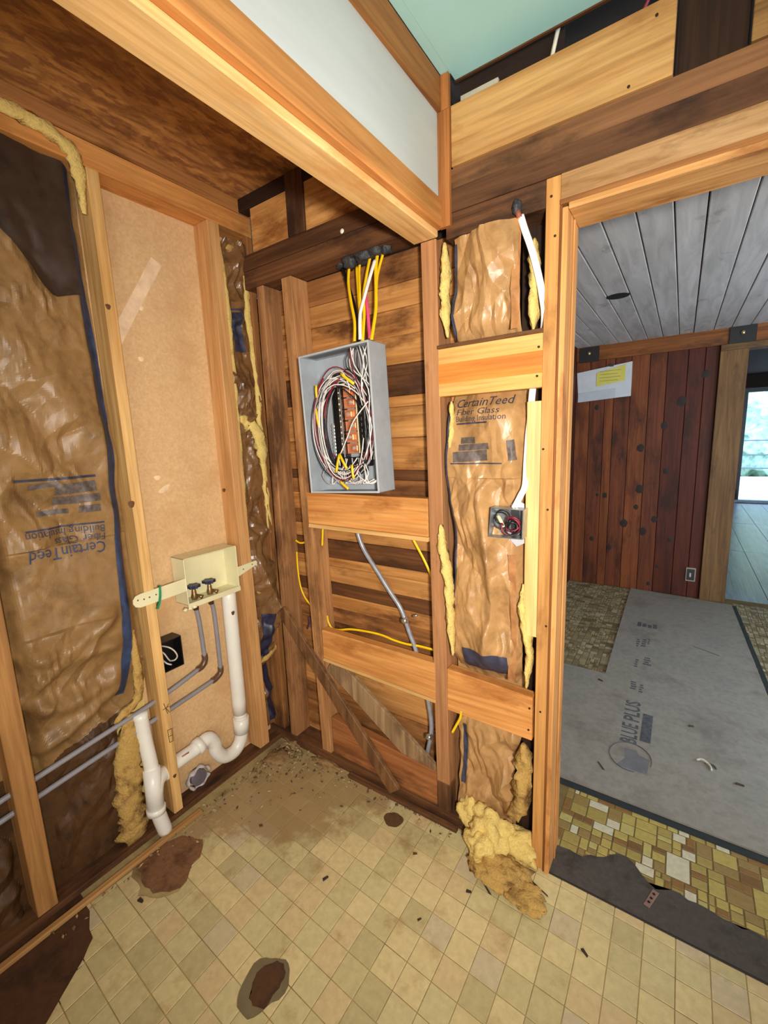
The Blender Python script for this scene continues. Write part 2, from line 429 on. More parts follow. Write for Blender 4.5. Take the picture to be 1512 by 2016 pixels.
for (x, y) in rest:
    if any(inside((x,y), c) for c in cuts): continue
    vs = [bm.verts.new((x+a, y+b, 0)) for a, b in q]; bm.faces.new(vs)
    lo = [bm.verts.new((x+a, y+b, -.004)) for a, b in q]
    for k in range(4): bm.faces.new((vs[k], lo[k], lo[(k+1)%4], vs[(k+1)%4]))
ft = obj('floor_tile_field', bm, VINYL, floor); ft['kind'] = 'stuff'
# bare patches under the torn vinyl
poly_slab('bare_patch', [(-.1,-1.45),(.32,-1.45),(.31,-1.12),(.272,-1.07),(.2,-.97),(.08,-.925),(-.1,-.92)], -.006, -.0012, SUBF, floor)
poly_slab('bare_patch', blobpts(.145,-.69,.10,.115,26,.16,3), -.006, -.0011, dirty('worn_backing', (128,90,60), (84,52,34), .6, .8, 16, 60, .3), floor)
poly_slab('drain_hole', blobpts(.742,-.107,.0385,.034,24,.06,1), -.006, -.0010, dirty('hole_dirt', (92,66,42), (66,46,30), .5, .9, 18, 60, .4), floor)
poly_slab('hole_rim', blobpts(.722,-.748,.0605,.0725,26,.10,2), -.006, -.0010, plain('grey_hole_rim', (112,98,70), .8), floor)
poly_slab('drain_hole', blobpts(.728,-.740,.043,.052,26,.16,5), -.004, -.0006, SUBF, floor)
# ================================================================== LEFT WALL
wall_left = struct_root('wall_left', 'left stud wall with tan fiberboard backing and pale new studs')
def fiberboard():
    m, n, l, b = newmat('tan_fiberboard')
    v = coords(n, l, False, (1,1,1), True); f = nz(n, l, v, 90, 5); g = nz(n, l, v, 5, 5, .6)
    c = ramp(n, l, f, [(.3, srgb((202,164,118))), (.7, srgb((220,184,136)))])
    c = mix(n, l, ramp(n, l, g, [(.5, (0,0,0)), (.72, (.8,.8,.8))]), c, srgb((196,152,104)))
    l.new(c, b.inputs['Base Color']); b.inputs['Roughness'].default_value = .75; b.inputs['Specular IOR Level'].default_value = .25
    bump(n, l, f, b, .2, .002); return m
FIBER = fiberboard()
box('fiberboard_panel', (-.107,-3.2,0), (-.095,.1,2.62), FIBER, wall_left, 0)
stud_x('stud', (-1.040,-.985), (-1.036,-.972), .035, 2.40, -.0945, 0, wood('tan_stud', (190,138,80), (150,104,58), 'z', stain=(120,80,44), amt=.2), wall_left)
stud_x('stud', (-.585,-.548), (-.582,-.545), .035, 2.377, -.0945, 0, PINE('z'), wall_left)
stud_x('stud', (-.148,-.092), (-.158,-.105), .035, 2.377, -.0945, 0, wood('pink_pine', (226,176,118), (204,148,92), 'z', knots=.3, kscale=2.2, rough=.5), wall_left)
stud_x('corner_stud', (.010,.045), (.032,.062), .03, 2.377, -.0945, 0, wood('brown_stud', (170,116,66), (128,82,44), 'z', stain=(90,56,30), amt=.4), wall_left)
box('top_plate', (-.0945,-3.2,2.377), (0,.06,2.452), FIR('y'), wall_left)
box('top_plate', (-.0945,-3.2,2.453), (.003,.06,2.505), wood('tan_plate', (190,134,78), (150,98,52), 'y', stain=(96,60,32), amt=.4), wall_left)
box('sole_plate', (-.0945,-3.2,-.003), (-.012,.03,.020), DARKW('y'), wall_left)
hexa('tape_strip', [(-.0952,-.535,1.895),(-.0952,-.500,1.87),(-.0940,-.500,1.87),(-.0940,-.535,1.895),(-.0952,-.350,2.205),(-.0952,-.312,2.185),(-.0940,-.312,2.185),(-.0940,-.350,2.205)], plain('pale_tape', (232,202,166), .5), wall_left, 0)
def spot(center, ry, rz, mat, parent, ang=0, name='spackle_or_orb'):
    bm = bmesh.new(); n = 14; c = bm.verts.new((center[0]+.0022, center[1], center[2])); ring = []
    for k in range(n):
        t = 2*math.pi*k/n; y, z = ry*math.cos(t)*(1+.2*math.sin(3*t)), rz*math.sin(t)*(1+.15*math.cos(2*t))
        ring.append(bm.verts.new((center[0], center[1]+y*math.cos(ang)-z*math.sin(ang), center[2]+y*math.sin(ang)+z*math.cos(ang))))
    for k in range(n): bm.faces.new((c, ring[k], ring[(k+1)%n]))
    return obj(name, bm, mat, parent, True)
SPK = plain('pale_spackle_orb', (236,206,166), .6)
spot((-0.095,-0.432,1.381), .012, .011, SPK, wall_left)  # pale disc painted for a flash orb, not spackle
spot((-0.095,-0.409,1.334), .026, .012, SPK, wall_left, .5)
spot((-0.095,-0.412,2.011), .009, .010, SPK, wall_left)
spot((-0.095,-0.436,1.827), .010, .010, SPK, wall_left)
# knots / nail heads on the studs
KN = plain('dark_knot', (96,60,30), .6)
for p, r in (((0,-0.573,1.964), .008), ((0,-0.586,1.304), .011), ((0,-0.565,0.196), .007), ((0,-0.223,0.761), .008), ((0,-0.205,1.308), .007)):
    spot((p[0], p[1]-.0, p[2]), r, r*1.3, KN, wall_left, 0, 'knot')
def scribble(name, segs, r, mat, parent):
    bm = bmesh.new()
    for s in segs: bm_tube(bm, s, r, 5, 1)
    return obj(name, bm, mat, parent)
PENCIL = plain('pencil_mark', (70,46,26), .7)
scribble('pencil_mark', [[(0.001,-0.57,0.519),(0.001,-0.56,0.47)], [(0.001,-0.551,0.508),(0.001,-0.565,0.493)], [(0.001,-0.565,0.497),(0.001,-0.552,0.471)], [(0.001,-0.577,0.495),(0.001,-0.551,0.497)]], .0011, PENCIL, wall_left)
scribble('pencil_mark', [[(0.001,-0.569,0.404),(0.001,-0.567,0.348)], [(0.001,-0.569,0.402),(0.001,-0.552,0.401)], [(0.001,-0.552,0.401),(0.001,-0.553,0.347)], [(0.001,-0.566,0.374),(0.001,-0.552,0.373)], [(0.001,-0.567,0.348),(0.001,-0.553,0.347)]], .0011, PENCIL, wall_left)
# ================================================================== BACK WALL
wall_back = struct_root('wall_back', 'back stud wall with horizontal plank sheathing behind old brown studs')
SH = [wood('sheathing_'+n_, a, b, 'x', stain=s, amt=am, knots=kn, kscale=2.5) for n_, a, b, s, am, kn in (
    ('amber', (206,148,84), (156,100,50), (92,54,28), .3, .0), ('brown', (178,122,70), (126,80,42), (78,46,24), .42, 0),
    ('gold', (212,156,92), (166,112,58), (112,70,36), .3, .25))]
SHD = wood('sheathing_dark', (122,78,44), (80,48,26), 'x', stain=(56,34,20), amt=.5)
z = 0.0; k = 0
zs = [0,.14,.30,.445,.53,.60,.665,.735,.80,.86,.935,.975,1.06,1.125,1.19,1.27,1.335,1.375,1.50,1.615,1.655,1.77,1.87,1.965,2.05,2.15]
pal = [2,1,2,2,0,1,1,0,3,2,0,3,2,1,0,1,3,0,2,0,3,2,0,2,1]
for a, b, c in zip(zs, zs[1:], pal):
    j = R.uniform(-.004,.004)
    box('sheathing_board', (-.10,.097+j,a+.0006), (.955,.115+j,b-.0006), SHD if c == 3 else SH[c], wall_back, .0022)
box('backing', (-.107,.125,-.02), (1.26,.135,2.6), BLACKW('x'), wall_back, 0)
stud_y('stud', (.056,.098), (.072,.112), .03, 2.150, 0, .0955, OLDF('z'), wall_back)
stud_y('stud', (.270,.325), (.222,.276), .03, 2.150, 0, .0955, wood('grey_brown_stud', (206,154,102), (164,114,70), 'z', stain=(120,82,50), amt=.3, rough=.6), wall_back)
stud_y('post', (.886,.940), (.865,.920), .03, 2.112, -.001, .0955, wood('reddish_stud', (196,142,96), (154,104,66), 'z', stain=(110,72,46), amt=.3), wall_back)
box('sole_plate', (-.0945,-.006,-.003), (1.25,.0955,.046), DARKW('x'), wall_back)
box('rotten_post_foot', (.884,-.004,.03), (.943,.05,.17), DARKW('z'), wall_back, .006)
F1 = FIR('x')
def blocking(x0, x1, zl, zr, zlt, zrt, y=0, mat=None, lip=True, t=.042):
    o = hexa('blocking', [(x0,y,zl),(x1,y,zr),(x1,y+t,zr),(x0,y+t,zl),(x0,y,zlt),(x1,y,zrt),(x1,y+t,zrt),(x0,y+t,zlt)], mat or F1, wall_back, .002)
    return o
blocking(.283,.870, 1.150,1.145, 1.284,1.284, -.002)
hexa('blocking_edge', [(.286,-.008,1.133),(.872,-.008,1.128),(.872,.02,1.128),(.286,.02,1.133),(.286,-.004,1.149),(.872,-.004,1.144),(.872,.02,1.144),(.286,.02,1.149)], PINE('x'), wall_back)
blocking(.318,.886, .530,.512, .665,.662, -.002, FIR('x'))
hexa('blocking_edge', [(.318,-.006,.517),(.886,-.006,.499),(.886,.02,.499),(.318,.02,.517),(.318,-.003,.529),(.886,-.003,.511),(.886,.02,.511),(.318,.02,.529)], PINE('x'), wall_back)
blocking(.335,.882, .050,.044, .232,.190, .006, wood('red_brown_block', (178,116,68), (134,80,44), 'x', stain=(92,58,36), amt=.4))
blocking(.921,1.254, 1.628,1.628, 1.778,1.778, -.002, wood('banded_block', (236,184,110), (220,156,82), 'x', knots=.25, kscale=2.2))
box('blocking_stripe', (.922,-.0030,1.668), (1.2535,-.0015,1.730), wood('banded_heart', (222,142,62), (206,126,54), 'x'), wall_back, 0)
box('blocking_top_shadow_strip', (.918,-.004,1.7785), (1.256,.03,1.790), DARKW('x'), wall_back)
blocking(.936,1.246, .488,.482, .655,.640, -.002, FIR('x'))
# diagonal let-in braces
def brace(p, q, w, y0, t, mat, name='brace'):
    d = Vector((q[0]-p[0],0,q[2]-p[2])).normalized(); s = Vector((d.z,0,-d.x))*w/2
    P, Q = Vector(p), Vector(q)
    c = [P-s, P+s, Q+s, Q-s]
    return hexa(name, [(v.x,y0,v.z) for v in (c[0],c[1],c[2],c[3])]+[(v.x,y0+t,v.z) for v in (c[0],c[1],c[2],c[3])], mat, wall_back, .002)
brace((.075,-.018,.715), (.690,-.018,.030), .062, -.020, .019, wood('brace_wood_a', (150,108,70), (104,70,42), 'z', stain=(60,38,22), amt=.5))
brace((.345,.03,.505), (.905,.03,.13), .095, .012, .02, wood('brace_wood_b', (176,144,106), (126,98,68), 'z', stain=(96,70,46), amt=.5, rough=.9))
# plates and top blocking, left of the header
box('top_plate', (.0,0,2.152), (.865,.0955,2.222), DARKW('x'), wall_back)
box('top_plate', (.0,-.003,2.223), (.865,.0955,2.283), wood('dark_plate_b', (108,70,42), (70,44,26), 'x', rough=.7), wall_back)
OSB = wood('orange_plywood', (234,178,108), (196,136,74), 'x', stain=(140,86,42), amt=.35, knots=.35, kscale=3)
box('blocking_panel', (.066,.004,2.284), (.281,.03,2.453), OSB, wall_back)
box('blocking_panel', (.372,.004,2.284), (.865,.03,2.453), OSB, wall_back)
box('rafter', (.282,-.004,2.284), (.371,.0955,2.505), DARKW('z'), wall_back)
box('top_rail', (.0,-.002,2.454), (.865,.05,2.505), BLACKW('x'), wall_back)
# right of the header: plates, blocking panel, door framing
box('top_plate', (.955,0,2.232), (2.9,.095,2.286), wood('dark_plate_c', (146,102,66), (108,72,44), 'x', stain=(62,40,22), amt=.4), wall_back)
box('top_plate', (.955,-.003,2.168), (2.9,.095,2.231), wood('dark_plate_d', (112,74,46), (76,48,30), 'x', stain=(48,28,16), amt=.4), wall_back)
box('ledger', (.955,.0,2.098), (1.2535,.095,2.167), wood('dark_plate_e', (128,86,54), (86,54,32), 'x', stain=(50,30,18), amt=.5), wall_back)
box('blocking_panel', (.978,-.006,2.288), (1.528,.018,2.448), wood('pale_plywood', (214,170,108), (184,134,76), 'x', stain=(150,100,52), amt=.3, knots=.3, kscale=3.2), wall_back)
box('blocking_panel', (1.665,-.002,2.290), (2.3,.02,2.50), wood('tan_plywood', (170,130,78), (130,92,50), 'x'), wall_back)
box('rafter', (1.530,.03,2.287), (1.664,.05,2.75), BLACKW('z'), wall_back)
box('king_stud', (1.254,-.003,.0), (1.291,.0955,2.166), wood('knotty_stud', (214,158,92), (178,122,62), 'z', knots=.5, kscale=2.6, stain=(140,92,48), amt=.2), wall_back)
box('trimmer_stud', (1.211,.002,.852), (1.2535,.090,1.590), wood('fresh_stud', (246,206,142), (232,186,118), 'z', rough=.5), wall_back)
box('door_header', (1.2915,-.004,2.104), (2.9,.0955,2.167), wood('weathered_header', (206,168,120), (150,106,62), 'x', stain=(92,58,34), amt=.45), wall_back)
# door frame
door_1 = struct_root('door_1', 'doorway frame of old orange fir, no door leaf, into the panelled room', 'doorway')
JW = wood('jamb_fir', (228,170,104), (204,140,78), 'z', stain=(150,88,42), amt=.3)
JH = wood('jamb_head_fir', (228,176,112), (206,148,86), 'x', stain=(150,96,48), amt=.25)
box('casing_strip', (1.2915,-.006,-.002), (1.2975,.02,2.09), wood('groove_wood', (150,92,46), (116,68,34), 'z'), door_1, .001)
box('side_jamb', (1.298,-.010,-.004), (1.313,.130,2.082), JW, door_1, .002)
box('casing_strip', (1.2915,-.008,2.091), (2.4,.02,2.1035), wood('groove_wood', (176,120,66), (136,84,42), 'x'), door_1, .001)
box('head_jamb', (1.3135,-.010,2.074), (2.4,.130,2.0905), JH, door_1, .002)
box('door_stop', (1.3135,.06,0), (1.3175,.075,2.073), JW, door_1, .001)
box('side_jamb', (2.30,-.010,0), (2.32,.130,2.073), JW, door_1, .002)
NAIL = plain('rusty_nail', (60,36,24), .5, .4)
for (x, zz) in ((1.268,2.12),(1.280,2.02),(1.262,1.45),(1.279,1.27),(1.272,.6),(1.283,.9),(1.24,1.66),(1.243,1.74),(1.235,.52),(1.237,.60),(1.44,2.30),(1.49,2.42)):
    cyl('nail_head', (x,-.0075 if zz > 2.2 else -.0045,zz), (x,0,zz), .0035, NAIL, wall_back, 8)
# wall right of the doorway, out of frame
box('wall_panel', (2.32,0,0), (2.9,.12,2.10), wood('plain_pine', (200,150,92), (168,116,64), 'z'), wall_back, 0)
# outer walls (behind the camera) closing the room
wall_right = box('wall_right', (2.9,-3.2,0), (2.95,.13,2.62), plain('dull_plaster', (190,160,120), .9), None, 0); wall_right['kind'] = 'structure'
wall_front = box('wall_front', (-.11,-3.25,0), (2.95,-3.2,2.62), plain('dull_plaster2', (176,146,108), .9), None, 0); wall_front['kind'] = 'structure'
# ================================================================== DROPPED HEADER between the two ceilings
trim_1 = struct_root('trim_1', 'dropped wooden header with white plaster panel running to the back wall', 'header beam')
BEAM = wood('beam_fir', (244,202,140), (234,186,120), 'y', stain=(214,158,94), amt=.15, rough=.45)
box('beam_bottom_board', (.840,-3.2,2.112), (.928,.0,2.150), BEAM, trim_1, .003)
box('beam_side_board', (.840,-3.2,2.151), (.902,.0,2.30), wood('beam_side', (186,128,70), (140,90,48), 'y'), trim_1, .002)
box('beam_lip', (.9285,-3.2,2.129), (.951,-.002,2.146), wood('beam_lip', (226,160,92), (200,128,66), 'y'), trim_1, .002)
box('lower_rail', (.903,-3.2,2.1465), (.948,-.002,2.210), TAN('y'), trim_1, .002)
def plaster(name, col):
    m, n, l, b = newmat(name); v = coords(n, l, False, (1,1,1), True)
    f = nz(n, l, v, 60, 5); g = nz(n, l, coords(n, l, False, (2,2,14), True), 2, 4)
    c0 = srgb(col); c = ramp(n, l, g, [(.3, tuple(x*.93 for x in c0[:3])), (.7, c0)])
    l.new(c, b.inputs['Base Color']); b.inputs['Roughness'].default_value = .7; bump(n, l, f, b, .15, .002); return m
box('plaster_panel', (.906,-3.2,2.205), (.938,-.002,2.445), plaster('white_plaster', (192,197,195)), trim_1, 0)
box('upper_rail', (.903,-3.2,2.441), (.950,.0,2.533), wood('upper_rail', (170,116,62), (130,82,42), 'y'), trim_1, .002)
box('end_trim', (.9385,-.016,2.128), (.976,-.001,2.44), wood('end_trim', (190,124,66), (150,90,44), 'z'), trim_1, .001)
box('end_trim', (.9505,-.016,2.441), (.976,-.001,2.532), wood('end_trim', (190,124,66), (150,90,44), 'z'), trim_1, .001)
box('header_web', (.842,-3.2,2.301), (.902,.0,2.503), DARKW('y'), trim_1, 0)
# ================================================================== CEILINGS of the near room
def plyceil():
    m, n, l, b = newmat('stained_plywood')
    v = coords(n, l, False, (16,5.5,8), True); f = nz(n, l, v, 1, 6, .62, 1.5)
    v2 = coords(n, l, False, (5,2.5,5), True); g = nz(n, l, v2, 1, 6, .7)
    v3 = coords(n, l, False, (34,15,10), True); h = nz(n, l, v3, 1, 5, .6)
    c = ramp(n, l, f, [(.32, srgb((130,86,44))), (.5, srgb((178,124,66))), (.66, srgb((206,150,86)))])
    c = mix(n, l, ramp(n, l, h, [(.50, (0,0,0)), (.58, (.85,.85,.85))]), c, srgb((138,86,52)))
    c = mix(n, l, ramp(n, l, g, [(.56, (0,0,0)), (.70, (.85,.85,.85))]), c, srgb((84,52,32)))
    l.new(c, b.inputs['Base Color']); b.inputs['Roughness'].default_value = .7; bump(n, l, h, b, .3, .004); return m
ceiling = box('ceiling', (-.107,-3.25,2.506), (.842,.05,2.524), plyceil(), None, 0); ceiling['kind'] = 'structure'; ceiling['label'] = 'stained brown plywood ceiling over the left alcove'
box('aqua_drywall', (.9765,-3.25,2.534), (2.95,.030,2.548), plaster('aqua_board', (176,226,222)), ceiling, 0)
box('board_edge', (.9765,.0305,2.530), (2.95,.038,2.549), wood('edge_strip', (110,70,40), (76,46,26), 'x'), ceiling, 0)
box('aqua_drywall', (.9505,-3.25,2.534), (.976,-.0005,2.548), plaster('aqua_board2', (176,226,222)), ceiling, 0)
# roof space seen through the gap above the blocking panel
DKV = plain('attic_dark', (40,28,20), .9)
box('attic_sheathing', (.9,.55,2.29), (3.0,.57,3.2), DKV, ceiling, 0)
box('attic_side', (.86,-3.3,2.55), (.90,.57,3.2), DKV, ceiling, 0)
box('attic_side', (.86,-.0,2.506), (.95,.57,3.2), DKV, ceiling, 0)
box('attic_deck', (-.11,-3.3,3.2), (3.0,.6,3.22), DKV, ceiling, 0)
tube('attic_stick', [(1.215,.13,2.49),(1.26,.10,2.62)], .006, plain('pale_stick', (226,210,180), .6), ceiling, 6, 1)
tube('attic_wire', [(1.43,.11,2.49),(1.475,.10,2.57),(1.50,.08,2.7)], .004, plain('red_wire', (150,50,70), .5), ceiling, 6)
box('attic_drywall_scrap', (.985,.05,2.45), (1.10,.06,2.50), plain('grey_scrap', (190,180,160), .8), ceiling, 0)
# ================================================================== FAR ROOM
FB = dirty('dark_underlayment', (78,72,68), (50,42,38), .5, .85, 9, 60, .3)
far_floor = box('floor', (-.1,.0605,-.06), (4.2,3.30,-.0018), dirty('far_floor_base', (124,106,64), (90,74,46), .5, .8, 6, 40, .3), None, 0); far_floor['kind'] = 'structure'; far_floor['label'] = 'far room floor with mosaic vinyl and grey underlayment'
edge = [(1.29,-.004)]
xs = 1.29
pts = []
rr = random.Random(4)
while xs < 2.4:
    yb = .145+.012*math.sin(xs*9)+(.045*math.exp(-((xs-1.52)/.05)**2))-(.03*math.exp(-((xs-1.62)/.03)**2))+rr.uniform(-.006,.006)
    if xs < 1.42: yb = .125-.02*(1.42-xs)+rr.uniform(-.003,.003)
    pts.append((xs, yb)); xs += .022
poly_slab('underlayment_strip', [(1.29,.004),(2.42,.004)]+pts[::-1], -.005, .0015, FB, far_floor)
box('vinyl_edge_strip', (1.29,-.003,-.003), (2.42,.005,.002), plain('dark_edge', (44,32,28), .7), far_floor)
hexa('perforated_strap', [(1.59,.055,.0015),(1.606,.050,.0015),(1.630,.118,.0015),(1.612,.124,.0015),(1.59,.055,.0032),(1.606,.050,.0032),(1.630,.118,.0032),(1.612,.124,.0032)], plain('dull_zinc', (150,118,106), .5, .3), far_floor, .0005)
for t in (.25,.5,.78):
    c = Vector((1.598,.0525,.0033)).lerp(Vector((1.621,.121,.0033)), t); cyl('strap_hole', c, c+Vector((0,0,.0004)), .0042, BLK, far_floor, 10)
# mosaic vinyl
def mosaic_mat():
    m, n, l, b = newmat('mosaic_vinyl')
    oi = n.new('ShaderNodeObjectInfo')
    base = ramp(n, l, oi.outputs['Random'], [(0, srgb((182,164,92))), (.2, srgb((166,148,84))), (.36, srgb((140,104,58))), (.54, srgb((186,174,108))), (.68, srgb((150,126,76))), (.82, srgb((124,92,54))), (.90, srgb((206,200,176)))], 'CONSTANT')
    v = coords(n, l, False, (1,1,1), True); f = nz(n, l, v, 60, 5)
    l.new(mix(n, l, 1.0, base, ramp(n, l, f, [(.3, (.8,.8,.78)), (.7, (1.04,1.03,1))]), 'MULTIPLY'), b.inputs['Base Color'])
    b.inputs['Roughness'].default_value = .5; bump(n, l, f, b, .15, .002); return m
MOS = mosaic_mat()
MOSF = []
for k, c in enumerate(((150,140,110),(126,114,86),(108,94,68),(142,126,92),(166,158,132))): MOSF.append(plain('mosaic_far_%d' % k, c, .6, 0, .1, 30))
def ashlar(x0, y0, x1, y1, r, lim, out):
    w, h = x1-x0, y1-y0
    if (w > lim and w >= h and r.random() < .9) or w > lim*2:
        t = x0+w*r.choice((.4,.5,.6)); ashlar(x0,y0,t,y1,r,lim,out); ashlar(t,y0,x1,y1,r,lim,out)
    elif (h > lim*.9 and r.random() < .9) or h > lim*2:
        t = y0+h*r.choice((.4,.5,.62)); ashlar(x0,y0,x1,t,r,lim,out); ashlar(x0,t,x1,y1,r,lim,out)
    else: out.append((x0,y0,x1,y1))
rm = random.Random(21); cells = []
for i in range(9):
    for j in range(4):
        x0, y0 = 1.29+i*.118+(.03 if j % 2 else 0)-.03, .105+j*.100
        ashlar(x0, y0, x0+.118, y0+.100, rm, rm.choice((.045,.065,.065,.085)), cells)
def underl(x):
    return min(pts, key=lambda p: abs(p[0]-x))[1] if x >= 1.29 else .12
for (x0,y0,x1,y1) in cells:
    y0 = max(y0, underl((x0+x1)/2)-.004); y1 = min(y1, .430)
    x0 = max(x0, 1.29)
    if y1-y0 < .008 or x1-x0 < .008: continue
    bm = bmesh.new(); g = .0024
    bm_box(bm, (x0+g,y0+g,-.004), (x1-g,y1-g,0), .0008); obj('mosaic_piece', bm, MOS, far_floor)
def field(x0, x1, y0, y1, seed):
    r = random.Random(seed); bm = bmesh.new()
    i = x0
    while i < x1-.01:
        j = y0; w = min(.075, x1-i)
        while j < y1-.01:
            h = min(.075, y1-j); out = []; ashlar(i, j, i+w, j+h, r, r.choice((.03,.045,.07)), out)
            for (a,b_,c,d) in out:
                fs = len(bm.faces); bm_box(bm, (a+.0025,b_+.0025,-.004), (c-.0025,d-.0025,0), 0); bm.faces.ensure_lookup_table()
                mi = r.choices(range(5), (4,4,3,3,2))[0]
                for f in bm.faces[fs:]: f.material_index = mi
            j += h
        i += w
    o = obj('mosaic_field', bm, MOSF, far_floor); o['kind'] = 'stuff'
field(.72, 1.31, 1.40, 3.19, 5); field(2.04, 2.7, 1.3, 3.19, 6)
def cement():
    m, n, l, b = newmat('cement_board'); v = coords(n, l, False, (1,1,1), True)
    f = nz(n, l, v, 3, 6, .65); g = nz(n, l, v, 40, 6, .6); h = nz(n, l, v, 120, 3)
    c = ramp(n, l, f, [(.3, srgb((124,118,110))), (.5, srgb((146,141,132))), (.7, srgb((134,133,126)))])
    c = mix(n, l, 1.0, c, ramp(n, l, g, [(.25, (.78,.77,.76)), (.6, (1,1,1))]), 'MULTIPLY')
    l.new(c, b.inputs['Base Color']); b.inputs['Roughness'].default_value = .85; bump(n, l, h, b, .2, .002); return m
CEM = cement()
bm = bmesh.new()
for P in ([(.60,.458),(2.09,.458),(2.088,1.455),(.60,1.455)], [(1.297,1.455),(2.088,1.455),(2.03,3.12),(1.285,3.19)]):
    bm_hexa(bm, [(x,y,.0005) for x, y in P]+[(x,y,.010) for x, y in P], 0)
board = obj('underlayment_board', bm, CEM)
tag(board, 'large grey cement underlayment board lying on the floor beyond the doorway', 'floor board')
BINK = plain('grey_board_ink', (84,86,92), .8, 0, .3, 60)
# printing runs away from the doorway, letters lying on their side
def floor_fit(s, p0, p1, size, parent):
    bm = text_bm(s, size, 'LEFT', .0022); w = max(v.co.x for v in bm.verts); d = Vector(p1)-Vector(p0); k = d.length/w; ang = math.atan2(d.y, d.x)
    for v in bm.verts:
        x, y = v.co.x*k, v.co.y; v.co = Vector((p0[0]+x*math.cos(ang)-y*math.sin(ang), p0[1]+x*math.sin(ang)+y*math.cos(ang), .0104))
    return obj('printed_text', bm, BINK, parent)
floor_fit('BLUE', (1.509,0.836,0.01), (1.505,1.001,0.01), .098, board)
floor_fit('PLUS', (1.506,1.024,0.01), (1.501,1.222,0.01), .098, board)
edge_ = plain('board_edge_shadowgap', (40,46,48), .8)  # dark strips stand in for the shadow gap around the board, no tape
poly_slab('edge_shadow_strip', [(.60,.424),(2.40,.424),(2.40,.4575),(.60,.4575)], .0002, .0030, edge_, far_floor)
poly_slab('edge_shadow_strip', [(2.0885,.4580),(2.118,.4580),(2.112,1.66),(2.058,3.12),(2.0325,3.12),(2.0885,1.66)], .0002, .0030, edge_, far_floor)
box('printed_bar', ((1.52,0.883,0.01)[0], (1.52,0.883,0.01)[1], .0101), ((1.52,0.883,0.01)[0]+.045, (1.522,1.126,0.01)[1], .0104), BINK, board, 0)
so = (1.404,2.3,0.01)
for k in range(4): box('printed_block', (so[0]+.034*k, so[1]+.004*(k % 2), .0101), (so[0]+.034*k+.026, so[1]+.085-.012*(k % 3), .0104), BINK, board, 0)
for k, (p, w, h) in enumerate((((1.425,1.935,0.01), .02, .14), ((1.454,1.952,0.01), .03, .14), ((1.49,2.007,0.01), .015, .1), ((1.437,1.63,0.01), .02, .12), ((1.483,1.686,0.01), .045, .12), ((1.439,1.349,0.01), .03, .10), ((1.481,1.333,0.01), .025, .1))):
    for q_ in range(4):
        box('printed_line', (p[0]+R.uniform(-.004,.004), p[1]+h*q_/4, .0101), (p[0]+w*R.uniform(.6,1), p[1]+h*(q_+.6)/4, .0104), BINK, board, 0)
c = (1.494,0.741,0.01)
bm = bmesh.new(); bm_tube(bm, [(c[0]+.085*math.cos(t*.2618), c[1]+.10*math.sin(t*.2618), .0102) for t in range(-1,20)], .004, 4, 1, True, .1); obj('printed_ring', bm, BINK, board)
poly_slab('printed_emblem', [(c[0]-.05,c[1]-.085),(c[0]+.07,c[1]-.085),(c[0]+.075,c[1]+.02),(c[0]+.03,c[1]+.03),(c[0]+.02,c[1]+.06),(c[0]-.03,c[1]+.05),(c[0]-.02,c[1]-.02)], .0101, .0104, plain('faint_board_ink', (112,112,116), .8), board)
cr = (1.774,0.855,0.012)
sc = thing('caulk_scrap', cr, 'small crumpled white scrap with dark bits on the grey floor board', 'scrap')
bm = bmesh.new(); bm_tube(bm, [(cr[0]-.03,cr[1]+.01,.015),(cr[0]-.01,cr[1]+.015,.022),(cr[0]+.015,cr[1],.016),(cr[0]+.022,cr[1]-.03,.014)], .006, 6, 4, True, .6); obj('white_strip', bm, plain('scrap_white', (206,200,186), .7), sc, True)
bm = bmesh.new(); bm_tube(bm, [(cr[0]+.0,cr[1]+.012,.014),(cr[0]+.03,cr[1]+.005,.016),(cr[0]+.04,cr[1]-.01,.013)], .005, 6, 4, True, .6); obj('dark_strip', bm, plain('scrap_dark', (92,86,80), .7), sc, True)
def flake(p, l, w, ang, mat, label, name='wood_splinter', z=.0):
    d = Vector((math.cos(ang), math.sin(ang), 0)); s = Vector((-d.y, d.x, 0)); c = Vector((p[0],p[1],z))
    b = [c-d*l/2-s*w*.3, c+d*l/2-s*w*.15, c+d*l*.45+s*w*.3, c-d*l*.4+s*w*.5]
    o = hexa(name, [tuple(v) for v in b]+[tuple(v+Vector((0,0,w*.5))) for v in b], mat, None, 0)
    return tag(o, label, 'splinter')
SPL = plain('splinter_dark', (74,58,44), .8)
flake((1.39,0.611,0.01), .05, .008, 2.2, SPL, 'dark splinter lying on the near left of the grey floor board', z=.010)
flake((1.728,1.127,0.01), .022, .012, .4, SPL, 'small dark chip alone in the middle of the grey floor board', 'wood_chip', z=.010)
flake((1.821,2.081,0.01), .16, .006, -.5, plain('splinter_grey', (110,98,86), .8), 'thin grey splinter on the far part of the grey floor board', z=.010)
flake((1.889,0.791,0.01), .03, .012, 0, SPL, 'dark chip near the front right of the grey floor board', 'wood_chip', z=.010)
flake((1.284,1.351,0.01), .03, .012, -.4, SPL, 'dark chip on the board by the corner of the mosaic patch', 'wood_chip', z=.010)
